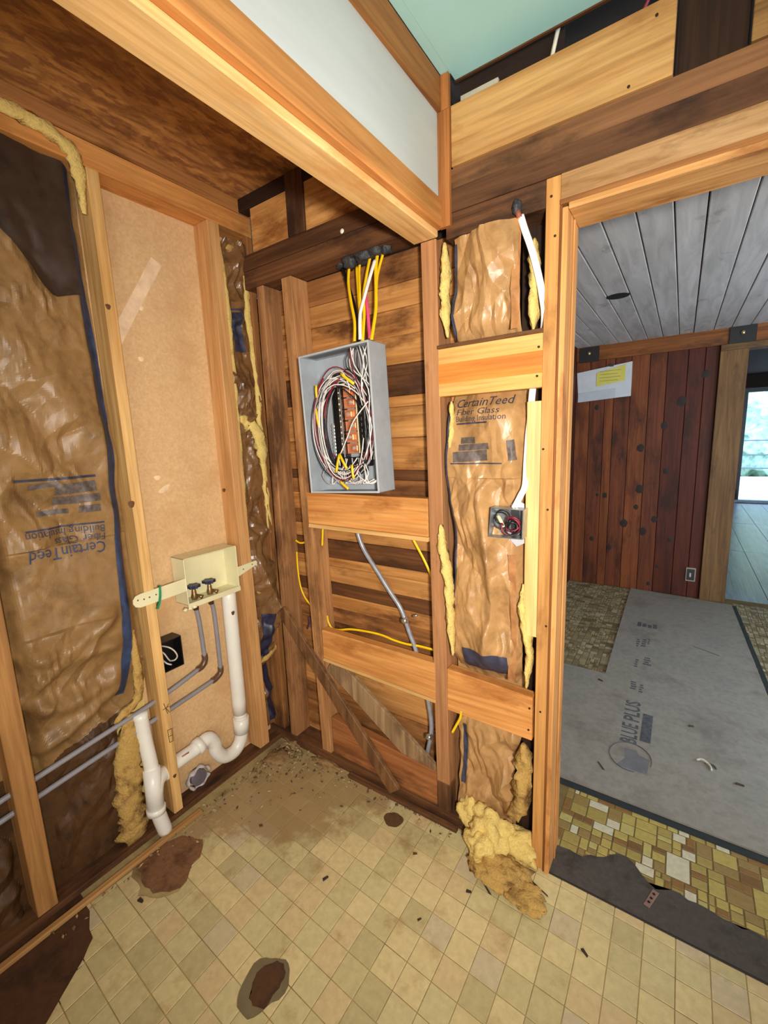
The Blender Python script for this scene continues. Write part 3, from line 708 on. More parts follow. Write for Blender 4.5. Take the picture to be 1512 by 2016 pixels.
# far wall of knotty boards
wall_far = struct_root('wall_far', 'dark red-brown knotty pine board wall across the far room')
KP = [wood('knotty_pine_a', (138,76,36), (100,50,24), 'z', stain=(74,34,18), amt=.3, knots=0), wood('knotty_pine_b', (120,62,32), (88,42,22), 'z', stain=(60,28,16), amt=.4),
      wood('knotty_pine_c', (96,42,22), (70,28,16), 'z', stain=(52,22,14), amt=.4)]
bx = [.74,.86,.985,1.06,1.19,1.33,1.455,1.60,1.715,1.805]
for k, (a, b) in enumerate(zip(bx, bx[1:])):
    box('wall_board', (a+.0015,3.200+R.uniform(-.001,.001),0), (b-.0015,3.22,2.13), KP[2] if a > 1.4 else KP[k % 2], wall_far, .003)
box('frieze_board', (.74,3.180,2.125), (4.2,3.22,2.255), wood('frieze', (150,92,40), (112,62,26), 'x', stain=(80,44,20), amt=.3), wall_far)
box('wall_core', (.3,3.221,0), (1.86,3.30,2.3), BLACKW('z'), wall_far, 0)
KD = plain('pine_knot', (34,16,10), .7)
for p, r in zip([(1.296,3.199,1.324),(1.465,3.199,1.512),(1.308,3.199,0.953),(1.499,3.199,1.121),(1.288,3.199,0.787),(1.437,3.199,0.684),(1.197,3.199,0.628),(1.352,3.199,0.564),(1.024,3.199,0.885),(0.962,3.199,0.887),(1.563,3.199,0.508),(0.93,3.199,0.455),(1.084,3.199,0.385),(1.576,3.199,1.71),(1.481,3.199,0.247),(1.423,3.199,0.073),(0.925,3.199,1.705),(1.727,3.199,1.916)], (.030,.028,.034,.024,.02,.026,.032,.03,.022,.014,.02,.02,.022,.036,.014,.016,.02,.026)):
    bm = bmesh.new(); n_ = 12; cc = bm.verts.new((p[0], 3.1955, p[2])); rg = [bm.verts.new((p[0]+r*math.cos(6.283*k/n_)*R.uniform(.8,1.1), 3.1990, p[2]+r*1.25*math.sin(6.283*k/n_)*R.uniform(.85,1.1))) for k in range(n_)]
    for k in range(n_): bm.faces.new((cc, rg[k], rg[(k+1)%n_]))
    obj('knot', bm, KD, wall_far, True)
# opening at the right with pale post and head casing
door_2 = struct_root('door_2', 'opening in the far wall with weathered pale wood casing', 'doorway')
POST = wood('old_casing', (132,98,58), (98,68,38), 'z', stain=(70,50,30), amt=.3)
box('casing_post', (1.808,3.165,0), (1.985,3.30,2.12), POST, door_2, .003)
box('casing_head', (1.808,3.160,2.075), (4.2,3.30,2.124), wood('old_casing', (132,98,58), (98,68,38), 'x', stain=(70,50,30), amt=.3), door_2, .003)
# wall plate with taped note, receptacle, two dark brackets
sg = thing('wall_panel_cover', (.98,3.19,1.92), 'white rectangular sheet with a yellow note on the dark board wall', 'cover sheet')
W0 = plain('cover_white', (196,200,206), .6, 0, .05, 10)
hexa('sheet', [(.765,3.185,1.765),(1.198,3.185,1.785),(1.198,3.197,1.785),(.765,3.197,1.765),(.745,3.185,2.03),(1.196,3.185,2.082),(1.196,3.197,2.082),(.745,3.197,2.03)], W0, sg, .002)
hexa('lower_flap', [(.762,3.181,1.760),(1.075,3.181,1.778),(1.075,3.184,1.778),(.762,3.184,1.760),(.762,3.181,1.845),(1.075,3.181,1.862),(1.075,3.184,1.862),(.762,3.184,1.845)], plain('cover_white_b', (180,186,194), .6, 0, .05, 10), sg, .001)
nt = hexa('yellow_note', [(.915,3.180,1.893),(1.145,3.180,1.925),(1.145,3.1845,1.925),(.915,3.1845,1.893),(.915,3.180,2.012),(1.148,3.180,2.062),(1.148,3.1845,2.062),(.915,3.1845,2.012)], plain('yellow_paper', (206,196,92), .7, 0, .06, 10), sg, .001)
for q_ in range(4):
    box('pencil_line', (.94,3.1785,1.935+q_*.028), (1.09+.02*(q_ % 2),3.1795,1.938+q_*.028), plain('pencil', (120,110,60), .8), nt, 0)
box('clip', (1.02,3.176,2.055), (1.05,3.1845,2.078), plain('clip', (60,64,70), .4, .5), sg, .001)
ol = thing('wall_outlet', (1.735,3.19,.21), 'small metal-framed electrical outlet low on the dark board wall', 'outlet')
box('outlet_plate', (1.700,3.186,.148), (1.772,3.199,.272), plain('outlet_rim', (150,140,124), .5), ol, .003)
box('outlet_face', (1.708,3.183,.160), (1.764,3.187,.260), plain('outlet_dark', (44,40,38), .5), ol, .002)
box('outlet_slot', (1.728,3.181,.19), (1.740,3.1835,.225), plain('outlet_pale', (186,176,160), .5), ol, 0)
for nm, (x0, x1, z0, z1), lab in (('left', (.765,.93,2.115,2.245), 'black square bracket plate with a bolt at the left end of the far frieze'), ('right', (1.855,2.02,2.115,2.262), 'black square bracket plate with a shiny bolt above the far opening')):
    br = thing('bracket_plate', ((x0+x1)/2,3.17,z0), lab, 'bracket', 'black bracket plates on the far frieze')
    box('plate', (x0,3.166,z0), (x1,3.179,z1), plain('bracket_black', (22,18,16), .6), br, .002)
    fluff('bolt_head', ((x0+x1)/2,3.160,(z0+z1)/2+.01), (.016,.012,.018), plain('bolt_brass', (210,180,140), .25, .8), br, 3, 2, .05)
# ceiling planks
far_ceiling = box('ceiling', (.3,.131,2.268), (4.2,3.35,2.30), BLACKW('y'), None, 0); far_ceiling['kind'] = 'structure'; far_ceiling['label'] = 'grey whitewashed plank ceiling of the far room'
def greyplank():
    m, n, l, b = newmat('grey_plank'); oi = n.new('ShaderNodeObjectInfo')
    v = coords(n, l, True, (18,2,18)); f = nz(n, l, v, 1, 5, .6, .8); v2 = coords(n, l, True, (4,3,4)); g = nz(n, l, v2, 1.4, 6, .7)
    c = ramp(n, l, f, [(.3, srgb((168,165,164))), (.7, srgb((206,204,205)))])
    c = mix(n, l, ramp(n, l, g, [(.60, (0,0,0)), (.72, (.7,.7,.7))]), c, srgb((112,104,96)))
    c = mix(n, l, 1.0, c, ramp(n, l, oi.outputs['Random'], [(0, (.86,.86,.86)), (1, (1.03,1.03,1.03))]), 'MULTIPLY')
    l.new(c, b.inputs['Base Color']); b.inputs['Roughness'].default_value = .8; bump(n, l, f, b, .2, .003); return m
GP = greyplank()
px = [.74,.86,.97,1.08,1.19,1.302,1.412,1.525,1.622,1.752,1.865,1.98,2.10,2.22,2.34,2.46,2.60,2.75,2.9]
for a, b in zip(px, px[1:]):
    box('ceiling_plank', (a+.002,.131,2.250+R.uniform(-.001,.002)), (b-.002,3.20,2.267), GP, far_ceiling, .003)
cyl('ceiling_hole', (1.243,1.63,2.2485), (1.243,1.63,2.252), .060, plain('hole_black', (10,8,8), .9), far_ceiling, 24)
wall_side = box('wall_right', (4.2,.12,0), (4.25,3.3,2.3), plain('far_side', (150,120,90), .8), None, 0); wall_side['kind'] = 'structure'
wall_sl = box('wall_left', (.68,.14,0), (.738,3.199,2.3), wood('far_left_boards', (96,46,24), (64,28,16), 'z'), None, 0); wall_sl['kind'] = 'structure'
# room beyond the opening, sliding glass door and garden
LAM = wood('grey_laminate', (136,148,190), (98,108,150), 'y', rough=.34)
beyond = struct_root('floor_beyond', 'blue-grey plank floor running to the glass door', 'floor')
for k in range(9):
    for j, (a, b) in enumerate(((3.305,5.2),(5.205,7.1),(7.105,9.3))):
        o_ = (k % 2)*.5
        box('floor_plank', (1.4+k*.3,a,-.02), (1.697+k*.3,b,-.004 + .0005*((k+j) % 2)), LAM, beyond, .001)
box('floor_base', (.5,3.301,-.06), (5.5,9.6,-.0201), BLACKW('y'), beyond, 0)
wall_b = struct_root('wall_beyond', 'dark walls of the room beyond the opening')
DW = plain('dark_room_wall', (52,38,30), .9)
box('side_panel', (1.5,3.31,0), (1.55,9.5,2.4), DW, wall_b, 0)
box('side_panel', (5.4,3.31,0), (5.45,9.5,2.4), DW, wall_b, 0)
box('side_panel', (1.5,9.45,2.16), (5.45,9.55,2.5), DW, wall_b, 0)
box('side_panel', (1.5,9.45,0), (2.50,9.55,2.16), DW, wall_b, 0)
box('roof_panel', (.5,3.31,2.4), (5.45,9.6,2.45), DW, wall_b, 0)
window_1 = struct_root('window_1', 'sliding glass door at the far end looking on to a deck', 'glass door')
FRM = plain('dark_frame', (40,40,44), .4)
box('frame_head', (2.50,9.42,2.08), (5.40,9.54,2.16), FRM, window_1)
box('frame_sill', (2.50,9.40,-.01), (5.40,9.54,.05), plain('sill_metal', (120,126,136), .3, .6), window_1)
box('frame_stile', (2.50,9.44,.05), (2.58,9.52,2.08), FRM, window_1)
box('frame_stile', (3.9,9.44,.05), (3.98,9.52,2.08), FRM, window_1)
gm, gn, gl, gb = newmat('clear_glass'); gb.inputs['Transmission Weight'].default_value = 1; gb.inputs['Roughness'].default_value = 0; gb.inputs['IOR'].default_value = 1.05
box('pane', (2.58,9.475,.05), (3.9,9.481,2.08), gm, window_1, 0)
box('pane', (3.98,9.475,.05), (5.4,9.481,2.08), gm, window_1, 0)
# garden: pale deck, railing, hedge
deck = box('deck', (0,9.6,-.16), (9,15.5,-.06), plain('pale_deck', (206,206,214), .7), None, 0); deck['kind'] = 'structure'; deck['label'] = 'pale sunlit deck outside the glass door'; deck['category'] = 'deck'
rl = thing('deck_railing', (4,14.5,-.06), 'deck railing of thin dark rails outside the glass door', 'railing')
for zz in (.25, .62, 1.02): box('rail', (.5,14.48,zz), (8,14.52,zz+.035), plain('rail_dark', (86,96,110), .6), rl, .002)
for xx in (1.0, 2.6, 4.62, 6.4): box('post', (xx,14.46,-.06), (xx+.08,14.54,1.05), plain('rail_dark', (86,96,110), .6), rl, .002)
gr = box('ground', (-20,15.5,-.6), (30,45,-.5), plain('garden_ground', (120,140,90), .9), None, 0); gr['kind'] = 'structure'
HG = plain('leaf_green', (176,210,204), .7, 0, .35, 6); HY = plain('leaf_yellow', (236,220,120), .7, 0, .3, 6)
for k, (x, y, z, s, mt, lab) in enumerate(((4.2,20,1.0,2.6,HG,'pale green bushy tree straight outside the glass door'),(11.2,22,1.6,2.8,HG,'pale green tree at the right outside the glass door'),(5.6,27,6.2,2.4,HY,'yellow leaved tree top above the green bushes outside'))):
    tr = thing('garden_tree', (x,y,-.55), lab, 'tree')
    cyl('trunk', (x,y,-.55), (x,y,z), .12, BLACKW('z'), tr, 8)
    fluff('crown', (x,y,z+.4), (s,s*.8,s*.8), mt, tr, k+3, 5, .5)
rk = fluff('garden_stone', (3.75,12.5,.03), (.16,.14,.11), plain('stone_grey', (92,92,92), .8), None, 9, 3, .3); tag(rk, 'grey round stone on the pale deck outside the glass door', 'stone')
cu = fluff('dark_bundle', (2.32,8.9,.22), (.16,.2,.26), plain('bundle_dark', (26,24,26), .9), None, 4, 3, .4); tag(cu, 'dark bundle on the floor beside the far glass door', 'bundle')
# ================================================================== INSULATION BATTS
def smoothstep(a, b, x):
    t = min(1, max(0, (x-a)/(b-a))); return t*t*(3-2*t)
batt = thing('insulation_batt', (-.04,-.85,.1), 'wide kraft-faced insulation batt with blue edge stripe filling the left wall bay', 'insulation')
def d_left(u, v):
    d = -.026+.016*math.sin((u+1.5)*5.5)*smoothstep(.7, 1.4, v)-.055*math.exp(-((u+1.0)/.05)**4)
    d -= .052*(1-smoothstep(.50, .82, v))
    d -= .035*smoothstep(-.64, -.60, u)*(1 if v > .7 else .4)
    wv = .03*math.sin(u*13)
    d += (.040*math.exp(-((v-.90-.12*(u+.8)+wv)/.035)**2)+.036*math.exp(-((v-.80-.28*(u+.8)-wv)/.032)**2)+.034*math.exp(-((v-.69+.15*(u+.8)+wv)/.035)**2)+.030*math.exp(-((v-.60-.35*(u+.8))/.028)**2))*(1-smoothstep(-.72,-.65,u))
    d += .022*math.exp(-((v-1.75+1.4*(u+.8))/.10)**2)*smoothstep(1.2,1.5,v)+.02*math.exp(-((v-1.45+1.2*(u+.8))/.08)**2)*smoothstep(1.15,1.35,v)
    return d
def right_left(v):
    if v > .62: return -.592
    return -.592-.10*smoothstep(.62,.52,v) if False else -.592-.125*(1-smoothstep(.46,.62,v))
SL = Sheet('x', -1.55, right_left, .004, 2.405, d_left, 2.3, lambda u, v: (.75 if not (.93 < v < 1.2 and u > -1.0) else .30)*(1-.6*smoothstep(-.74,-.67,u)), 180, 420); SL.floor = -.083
fac = SL.build('kraft_facing', [KRAFT, dirty('dark_kraft', (84,56,32), (52,34,20), .5, .45, 8, 30, .06)], batt, lambda u, v: 1 if v < .50+.06*pnoise(u*9, v*9, 1)+.10*(u+.9) else 0)  # facing switches to a darker kraft colour below a wavy line
SL.strip('blue_stripe', [(-.630,2.39),(-.628,2.19),(-.617,1.95),(-.612,1.80),(-.616,1.55),(-.622,1.3),(-.634,1.05),(-.65,.85),(-.668,.70),(-.69,.60)], lambda t: .033, BLUE, batt, .003, 120)
box('fiberglass_core', (-.0945,-1.55,.14), (-.0875,-.60,2.40), FLUFF, batt, 0)
fluff_strip('fiberglass_edge', [(.012,-1.25,2.44),(.012,-.95,2.435),(.012,-.78,2.432),(.012,-.68,2.425),(.004,-.62,2.40),(-.012,-.600,2.33),(-.02,-.596,2.24)], .021, FLUFF, batt, 2)
fluff_strip('fiberglass_edge', [(-0.045,-0.67,0.519),(-0.045,-0.7,0.379),(-0.045,-0.714,0.216),(-0.045,-0.718,0.074),(-0.045,-0.703,-0.019)], .048, FLUFF_DK, batt, 3, .5)
fluff_strip('fiberglass_edge', [(-0.03,-0.627,0.84),(-0.03,-0.636,0.661),(-0.03,-0.643,0.578),(-0.03,-0.688,0.549),(-0.03,-0.735,0.522)], .016, FLUFF_DK, batt, 8, .6)
# black asphalt side of the paper folded over at the top
SA = Sheet('x', -1.55, lambda v: -.645+.03*math.sin(v*9), 2.06, 2.40, lambda u, v: SL.depth(u, v)+.016, 2.3, 1.0, 60, 40)
bm = bmesh.new(); g = []
for j in range(41):
    row = []
    for i in range(71):
        u = -1.55+.915*i/70; lo = 2.02+.10*math.sin(u*7+1)+.05*math.sin(u*19)-.08*smoothstep(-.80,-.70,u); v = lo+(2.402-lo)*j/40
        row.append(bm.verts.new(SL.pt(u, v, .006+.008*(1-j/40))))
    g.append(row)
for j in range(40):
    for i in range(70): bm.faces.new((g[j][i], g[j][i+1], g[j+1][i+1], g[j+1][i]))
obj('asphalt_flap', bm, ASPHALT, batt, True)
# upside-down print
def ink_text(sh, s, p0, p1, size, mat, par):
    """text from p0 to p1 (u,v), fitted to that length"""
    L = math.hypot(p1[0]-p0[0], p1[1]-p0[1]); bm = text_bm(s, size)
    w = max(v.co.x for v in bm.verts); ang = math.atan2(p1[1]-p0[1], p1[0]-p0[0]); k = L/w
    bmesh.ops.subdivide_edges(bm, edges=[e for e in bm.edges if e.calc_length() > size*.25], cuts=2); bmesh.ops.triangulate(bm, faces=bm.faces)
    for v in bm.verts:
        x, y = v.co.x*k, v.co.y
        v.co = sh.pt(p0[0]+x*math.cos(ang)-y*math.sin(ang), p0[1]+x*math.sin(ang)+y*math.cos(ang), .0035)
    return obj('printed_text', bm, mat, par)
def yz(p): return (p[1], p[2])
def xz(p): return (p[0], p[2])
ink_text(SL, 'CertainTeed', yz((-0.02,-0.672,1.189)), yz((-0.02,-0.891,1.199)), .056, BLUE, batt)
ink_text(SL, 'Fiber Glass', yz((-0.02,-0.67,1.218)), yz((-0.02,-0.815,1.224)), .036, INK, batt)
ink_text(SL, 'Building Insulation', yz((-0.02,-0.669,1.246)), yz((-0.02,-0.893,1.257)), .036, INK, batt)
FINK = plain('faint_print', (98,86,80), .6, 0, .3, 60)
SL.strip('printed_rule', [yz((-0.02,-0.671,1.255)), yz((-0.02,-0.89,1.261))], .006, INK, batt, .0035)
SL.strip('printed_rule', [yz((-0.02,-0.675,1.414)), yz((-0.02,-0.895,1.415))], .008, INK, batt, .0035)
for (a, b, c, d, w) in (((-0.02,-0.677,1.307), (-0.02,-0.742,1.309), 0, 0, .024), ((-0.02,-0.767,1.308), (-0.02,-0.846,1.308), 0, 0, .016), ((-0.02,-0.672,1.343), (-0.02,-0.804,1.343), 0, 0, .026), ((-0.02,-0.679,1.382), (-0.02,-0.802,1.38), 0, 0, .034), ((-0.02,-0.793,1.401), (-0.02,-0.859,1.391), 0, 0, .016)):
    SL.strip('faint_printed_block', [yz(a), yz(b)], w, FINK, batt, .003)
# batt in the narrow corner bay
cb = thing('insulation_batt', (-.04,-.04,.1), 'narrow torn batt of dark glossy paper and yellow fiberglass wedged in the corner bay', 'insulation')
NAVY = plain('navy_ink', (42,42,66), .4, 0, .25, 30)
SCN = Sheet('x', lambda v: -.088+.022*math.sin(v*5+1)*smoothstep(1.2,2.2,v), lambda v: .034-.02*max(0,math.sin(v*6.5+.4)), .10, 2.34, lambda u, v: -.050-.02*math.sin(v*7)+.02*math.sin((u+.09)*22), 5.1, 1.5, 30, 170)
SCN.floor = -.085
SCN.build('dark_facing', KRAFT_DK, cb)
box('fiberglass_core', (-.0945,-.090,.06), (-.088,.03,2.36), FLUFF_DK, cb, 0)
SCN.strip('blue_stripe', [(-.03,2.08),(-.02,1.9)], .06, INK, cb, .003, 30)
SCN.strip('blue_stripe', [(-.02,.68),(-.025,.45)], .045, NAVY, cb, .003, 30)
SCN.strip('blue_stripe', [(-.03,.40),(-.03,.12)], .05, NAVY, cb, .003, 30)
fluff_strip('fiberglass_edge', [(-.03,-.088,2.33),(-.02,-.085,2.1),(-.02,-.085,1.8),(-.028,-.086,1.4),(-.03,-.086,1.0)], .012, FLUFF, cb, 5)
fluff_strip('fiberglass_edge', [(-.03,.01,2.36),(-.015,.018,2.2),(-.02,.022,2.0),(-.01,.03,1.75),(-.008,.022,1.55),(-.008,.028,1.3),(-.01,.034,1.0),(-.02,.03,.8)], .015, FLUFF, cb, 6)
fluff_strip('fiberglass_edge', [(-.03,-.07,1.62),(-.015,-.02,1.58),(-.005,.016,1.52),(-.008,.025,1.38)], .028, FLUFF, cb, 7)
fluff_strip('fiberglass_edge', [(-.03,-.07,.83),(-.02,-.02,.80),(-.015,.02,.78)], .024, FLUFF_DK, cb, 9)
fluff_strip('fiberglass_edge', [(-.035,-.08,.44),(-.02,-.02,.47),(-.02,.025,.50)], .012, FLUFF_DK, cb, 10)
fluff_strip('fiberglass_edge', [(-.03,-.06,2.31),(-.03,-.02,2.33),(-.03,.02,2.31)], .022, FLUFF_DK, cb, 12)
# batt beside the doorway
rb = thing('insulation_batt', (1.08,.05,.05), 'crinkled shiny kraft-faced batt between the post and the door framing', 'insulation')
def d_right(u, v):
    d = -.004+.020*math.sin((u-.945)*11)*(.4+.6*smoothstep(.6,1.1,v))
    d -= .075*math.exp(-((v-1.70)/.105)**4)+.080*math.exp(-((v-.57)/.115)**4)
    d -= .035*(1-smoothstep(.35,.5,v))
    d += .030*math.exp(-((u-1.09-.02*math.sin(v*8))/.022)**2)*smoothstep(.65,.8,v)*(1-smoothstep(1.25,1.4,v))
    d -= .040*smoothstep(1.17,1.205,u)
    return d
def rl(v): return .958+.010*math.sin(v*7)+.018*math.exp(-((v-1.35)/.10)**2)*-1+.012*smoothstep(1.75,1.8,v)
def rr_(v): return 1.200-.018*smoothstep(1.72,1.8,v)-.02*(1-smoothstep(.3,.5,v))
SR = Sheet('y', rl, rr_, .07, 2.095, d_right, 8.7, lambda u, v: (.9 if not (1.36 < v < 1.66) else .5), 90, 500); SR.floor = -.07
SR.build('kraft_facing', dirty('kraft_paper_bright', (178,136,88), (136,98,58), .45, .36, 8, 34, .05), rb)
SR.strip('blue_stripe', [(rl(v_)+.004, v_) for v_ in (1.60,1.5,1.40,1.30,1.2,1.1,1.0,.9,.8,.7)], .007, INK, rb, .003, 90)
SR.strip('blue_stripe', [(rl(v_)+.004, v_) for v_ in (2.08,2.0,1.9,1.8)], .009, INK, rb, .003, 40)
SR.strip('blue_stripe', [(.985,.42),(.99,.30),(.985,.18)], .018, INK, rb, .003, 40)
SR.strip('blue_black_print_block', [xz(p) for p in [(0.997,-0.01,0.709),(1.086,-0.01,0.718),(1.166,-0.01,0.723)]], .085, INK, rb, .003, 40)
ink_text(SR, 'CertainTeed', xz((0.968,-0.01,1.589)), xz((1.167,-0.01,1.59)), .040, INK, rb)
ink_text(SR, 'Fiber Glass', xz((0.977,-0.01,1.564)), xz((1.134,-0.01,1.564)), .028, INK, rb)
ink_text(SR, 'Building Insulation', xz((0.976,-0.01,1.543)), xz((1.155,-0.01,1.544)), .026, INK, rb)
SR.strip('printed_rule', [xz((0.98,-0.01,1.536)), xz((1.097,-0.01,1.537))], .005, INK, rb, .0035)
SR.strip('printed_rule', [xz((0.962,-0.01,1.407)), xz((1.143,-0.01,1.409))], .004, INK, rb, .0035)
for a, b, w in (((0.997,-0.01,1.482), (1.052,-0.01,1.483), .020), ((0.99,-0.01,1.459), (1.097,-0.01,1.463), .020), ((0.971,-0.01,1.428), (1.091,-0.01,1.435), .034), ((1.168,-0.01,1.48), (1.175,-0.01,1.418), .022)):
    SR.strip('faint_printed_block', [xz(a), xz(b)], w, FINK, rb, .003)
fluff_strip('fiberglass_edge', [(0.946,0.01,2.095),(0.948,0.01,2.003),(0.943,0.01,1.913),(0.952,0.01,1.811)], .022, FLUFF, rb, 21)
fluff_strip('fiberglass_edge', [(0.962,0.01,1.611),(0.963,0.01,1.545),(0.954,0.01,1.445)], .012, FLUFF, rb, 22)
fluff_strip('fiberglass_edge', [(0.925,-0.008,1.198),(0.931,-0.008,1.112),(0.951,-0.008,1.003),(0.955,-0.008,0.891),(0.965,-0.008,0.719)], .023, FLUFF, rb, 23)
fluff_strip('fiberglass_edge', [(1.219,0.02,2.037),(1.222,0.02,1.916),(1.22,0.02,1.793)], .024, FLUFF, rb, 24)
fluff_strip('fiberglass_edge', [(1.206,0.01,1.021),(1.208,0.01,0.9),(1.229,0.01,0.799),(1.222,0.01,0.661)], .020, FLUFF, rb, 25)
fluff_strip('fiberglass_edge', [(1.212,0.02,0.442),(1.217,0.02,0.335),(1.205,0.02,0.207),(1.171,0.02,0.137)], .044, FLUFF_DK, rb, 26)
SF = Sheet('y', 1.163, 1.187, 1.80, 2.092, lambda u, v: .006+.006*math.sin(v*30), 1.2, .25, 5, 50)
SF.build('stapling_flange', dirty('flange_kraft', (176,122,74), (138,90,50), .5, .6, 12, 40, .05), rb)
SF2 = Sheet('y', lambda v: 1.168-.004*math.sin(v*12), lambda v: 1.190, .68, 1.12, lambda u, v: .004+.008*math.sin(v*13), 3.2, .3, 5, 60)
SF2.build('stapling_flange', MATS['flange_kraft'], rb)
box('dark_gap_backing', (1.17,.075,.05), (1.253,.08,2.09), BLACKW('z'), rb, 0)
# loose fiberglass spilled on the floor
def fiber_clump(name, parts, label):
    c0 = parts[0][0]; t = thing(name, (c0[0],c0[1],0), label, 'insulation')
    for i, (c, s, m_, sd) in enumerate(parts): fluff('fiberglass_tuft', c, s, m_, t, sd, 4, .42)
    return t
p1, p2, p3, p4, p5, p6 = (1.016,0.015,0.06), (1.108,-0.016,0.06), (1.204,0.007,0.04), (1.176,-0.1,0.02), (1.272,-0.133,0.015), (1.093,-0.074,0.05)
fiber_clump('fiberglass_clump', [(p2, (.085,.06,.075), FLUFF, 1), ((p1[0],p1[1],.075), (.045,.04,.06), FLUFF, 2), (p3, (.085,.05,.055), FLUFF, 3), (p6, (.05,.05,.05), FLUFF, 4), (p4, (.10,.06,.026), FLUFF_DK, 5), (p5, (.06,.045,.014), FLUFF_DK, 6)], 'clump of loose yellow fiberglass spilled on the floor at the foot of the door framing')
# ================================================================== WASHER OUTLET BOX
wb = thing('washer_outlet_box', (-.04,-.30,.865), 'cream plastic washer outlet box with two blue-handled valves on a mounting strap', 'outlet box')
t_ = .004
x0, x1, ya, yb_, za, zb = -.086, .006, -.425, -.178, .866, 1.060
bm = bmesh.new()
bm_box(bm, (x0,ya,za), (x0+t_,yb_,zb)); bm_box(bm, (x0,ya,za), (x1,ya+t_,zb)); bm_box(bm, (x0,yb_-t_,za), (x1,yb_,zb)); bm_box(bm, (x0,ya,zb-t_), (x1,yb_,zb)); bm_box(bm, (x0,ya,za), (x1,yb_,za+t_)); bm_box(bm, (x1-.004,ya-.001,za-.012), (x1+.004,yb_+.001,za+.010))
obj('box_shell', bm, CREAM, wb)
def strap(name, pts):
    bm = bmesh.new(); a = [bm.verts.new((.0010,p[0],p[1])) for p in pts]; b = [bm.verts.new((.0042,p[0],p[1])) for p in pts]; n = len(pts)
    bm.faces.new(a); bm.faces.new(b[::-1])
    for i in range(n): bm.faces.new((a[i], a[(i+1)%n], b[(i+1)%n], b[i]))
    return obj(name, bm, CREAM, wb)
strap('mounting_strap', [(-.425,.930),(-.425,.982),(-.60,.976),(-.618,.972),(-.628,.960),(-.629,.945),(-.622,.932),(-.605,.925)])
strap('mounting_strap', [(-.178,.918),(-.178,.962),(-.078,.966),(-.071,.957),(-.074,.946)])
for (y, zz) in ((-.612,.955),(-.59,.952),(-.57,.953),(-.545,.955),(-.15,.944),(-.10,.953)):
    cyl('screw_hole', (.0043,y,zz), (.0049,y,zz), .0032, plain('hole_shadow', (96,80,52), .8), wb, 8)
tube('green_tape', [(.006,-.530,.985),(.008,-.533,.955),(.009,-.540,.925),(.012,-.552,.902)], .012, plain('green_tape', (16,132,84), .4), wb, 6, 4, .15)
BRASS = plain('old_brass', (150,122,80), .35, .7, .25, 60); HANDLE = plain('blue_valve_handle', (34,44,78), .4, 0, .2, 60)
def valve(y):
    x = -.035
    v = thing  # parts only
    bm = bmesh.new(); bm_tube(bm, [(x,y,.866),(x,y,.880),(x,y,.894),(x,y,.906),(x,y,.922)], lambda t: (.011,.014,.010,.009,.006)[min(4,int(t*4.99))], 10, 1)
    bm_tube(bm, [(x,y,.886),(x+.022,y+.012,.884),(x+.030,y+.016,.880)], lambda t: .010 if t > .6 else .007, 10, 1)
    b = obj('valve_body', bm, BRASS, wb, True)
    bm = bmesh.new(); n = 24; lo = []; hi = []
    for k in range(n):
        a = 2*math.pi*k/n; r = .024*(1+.16*math.cos(6*a)); lo.append(bm.verts.new((x+r*math.cos(a), y+r*math.sin(a), .921))); hi.append(bm.verts.new((x+r*math.cos(a), y+r*math.sin(a), .933)))
    bm.faces.new(lo[::-1]); bm.faces.new(hi)
    for k in range(n): bm.faces.new((lo[k], lo[(k+1)%n], hi[(k+1)%n], hi[k]))
    obj('valve_handle', bm, HANDLE, b)
    c2 = cyl('valve_fitting', (x,y,.825), (x,y,.864), .0115, plain('dark_brass', (110,80,56), .4, .6), b, 10)
    return b
valve(-.372); valve(-.300)
for y in (-.40,-.42,-.44): fluff('plaster_crumb', (.006,y,.856), (.009,.010,.007), CREAM, wb, int(-y*100), 2, .4)
# ================================================================== PIPES
tube_pts = [(-.035,-.372,.832),(-.04,-.362,.77),(-.04,-.356,.62),(-.04,-.357,.585),(-.04,-.375,.566),(-.04,-.572,.522),(-.04,-.78,.496),(-.04,-.99,.470),(-.04,-1.3,.43)]
sp = thing('supply_pipe', (-.04,-.36,.83), 'grey plastic supply pipe from the left valve, the upper of the two runs', 'pipe', 'grey water supply pipes')
tube('pipe_run', tube_pts, .0092, GREYP, sp, 10, 5)
bm = bmesh.new(); bm_tube(bm, [(-.04,-.3555,.612),(-.04,-.356,.588),(-.04,-.372,.567),(-.04,-.395,.562)], .0125, 10, 4); obj('elbow_fitting', bm, plain('elbow_brown', (112,84,66), .4, .4), sp, True)
sp2 = thing('supply_pipe', (-.04,-.29,.83), 'grey plastic supply pipe from the right valve, the lower of the two runs', 'pipe', 'grey water supply pipes')
tube('pipe_run', [(-.035,-.300,.832),(-.04,-.288,.77),(-.04,-.287,.53),(-.04,-.292,.495),(-.04,-.32,.480),(-.04,-.539,.454),(-.04,-.78,.430),(-.04,-.975,.408),(-.04,-1.3,.37)], .0092, GREYP, sp2, 10, 5)
bm = bmesh.new(); bm_tube(bm, [(-.04,-.287,.522),(-.04,-.29,.497),(-.04,-.315,.481),(-.04,-.335,.478)], .0125, 10, 4); obj('elbow_fitting', bm, MATS['elbow_brown'], sp2, True)
dp = thing('drain_pipe', (-.045,-.22,.02), 'white plastic standpipe with a curved trap below the washer box', 'pipe')
tube('standpipe', [(-.045,-.205,.862),(-.045,-.207,.6),(-.045,-.210,.25)], .0315, PVC, dp, 20, 4)
trap = [(-0.045,-0.207,0.189),(-0.045,-0.221,0.118),(-0.045,-0.259,0.082),(-0.045,-0.316,0.092),(-0.045,-0.35,0.144),(-0.045,-0.357,0.189),(-0.045,-0.381,0.225),(-0.045,-0.416,0.223),(-0.045,-0.455,0.216)]
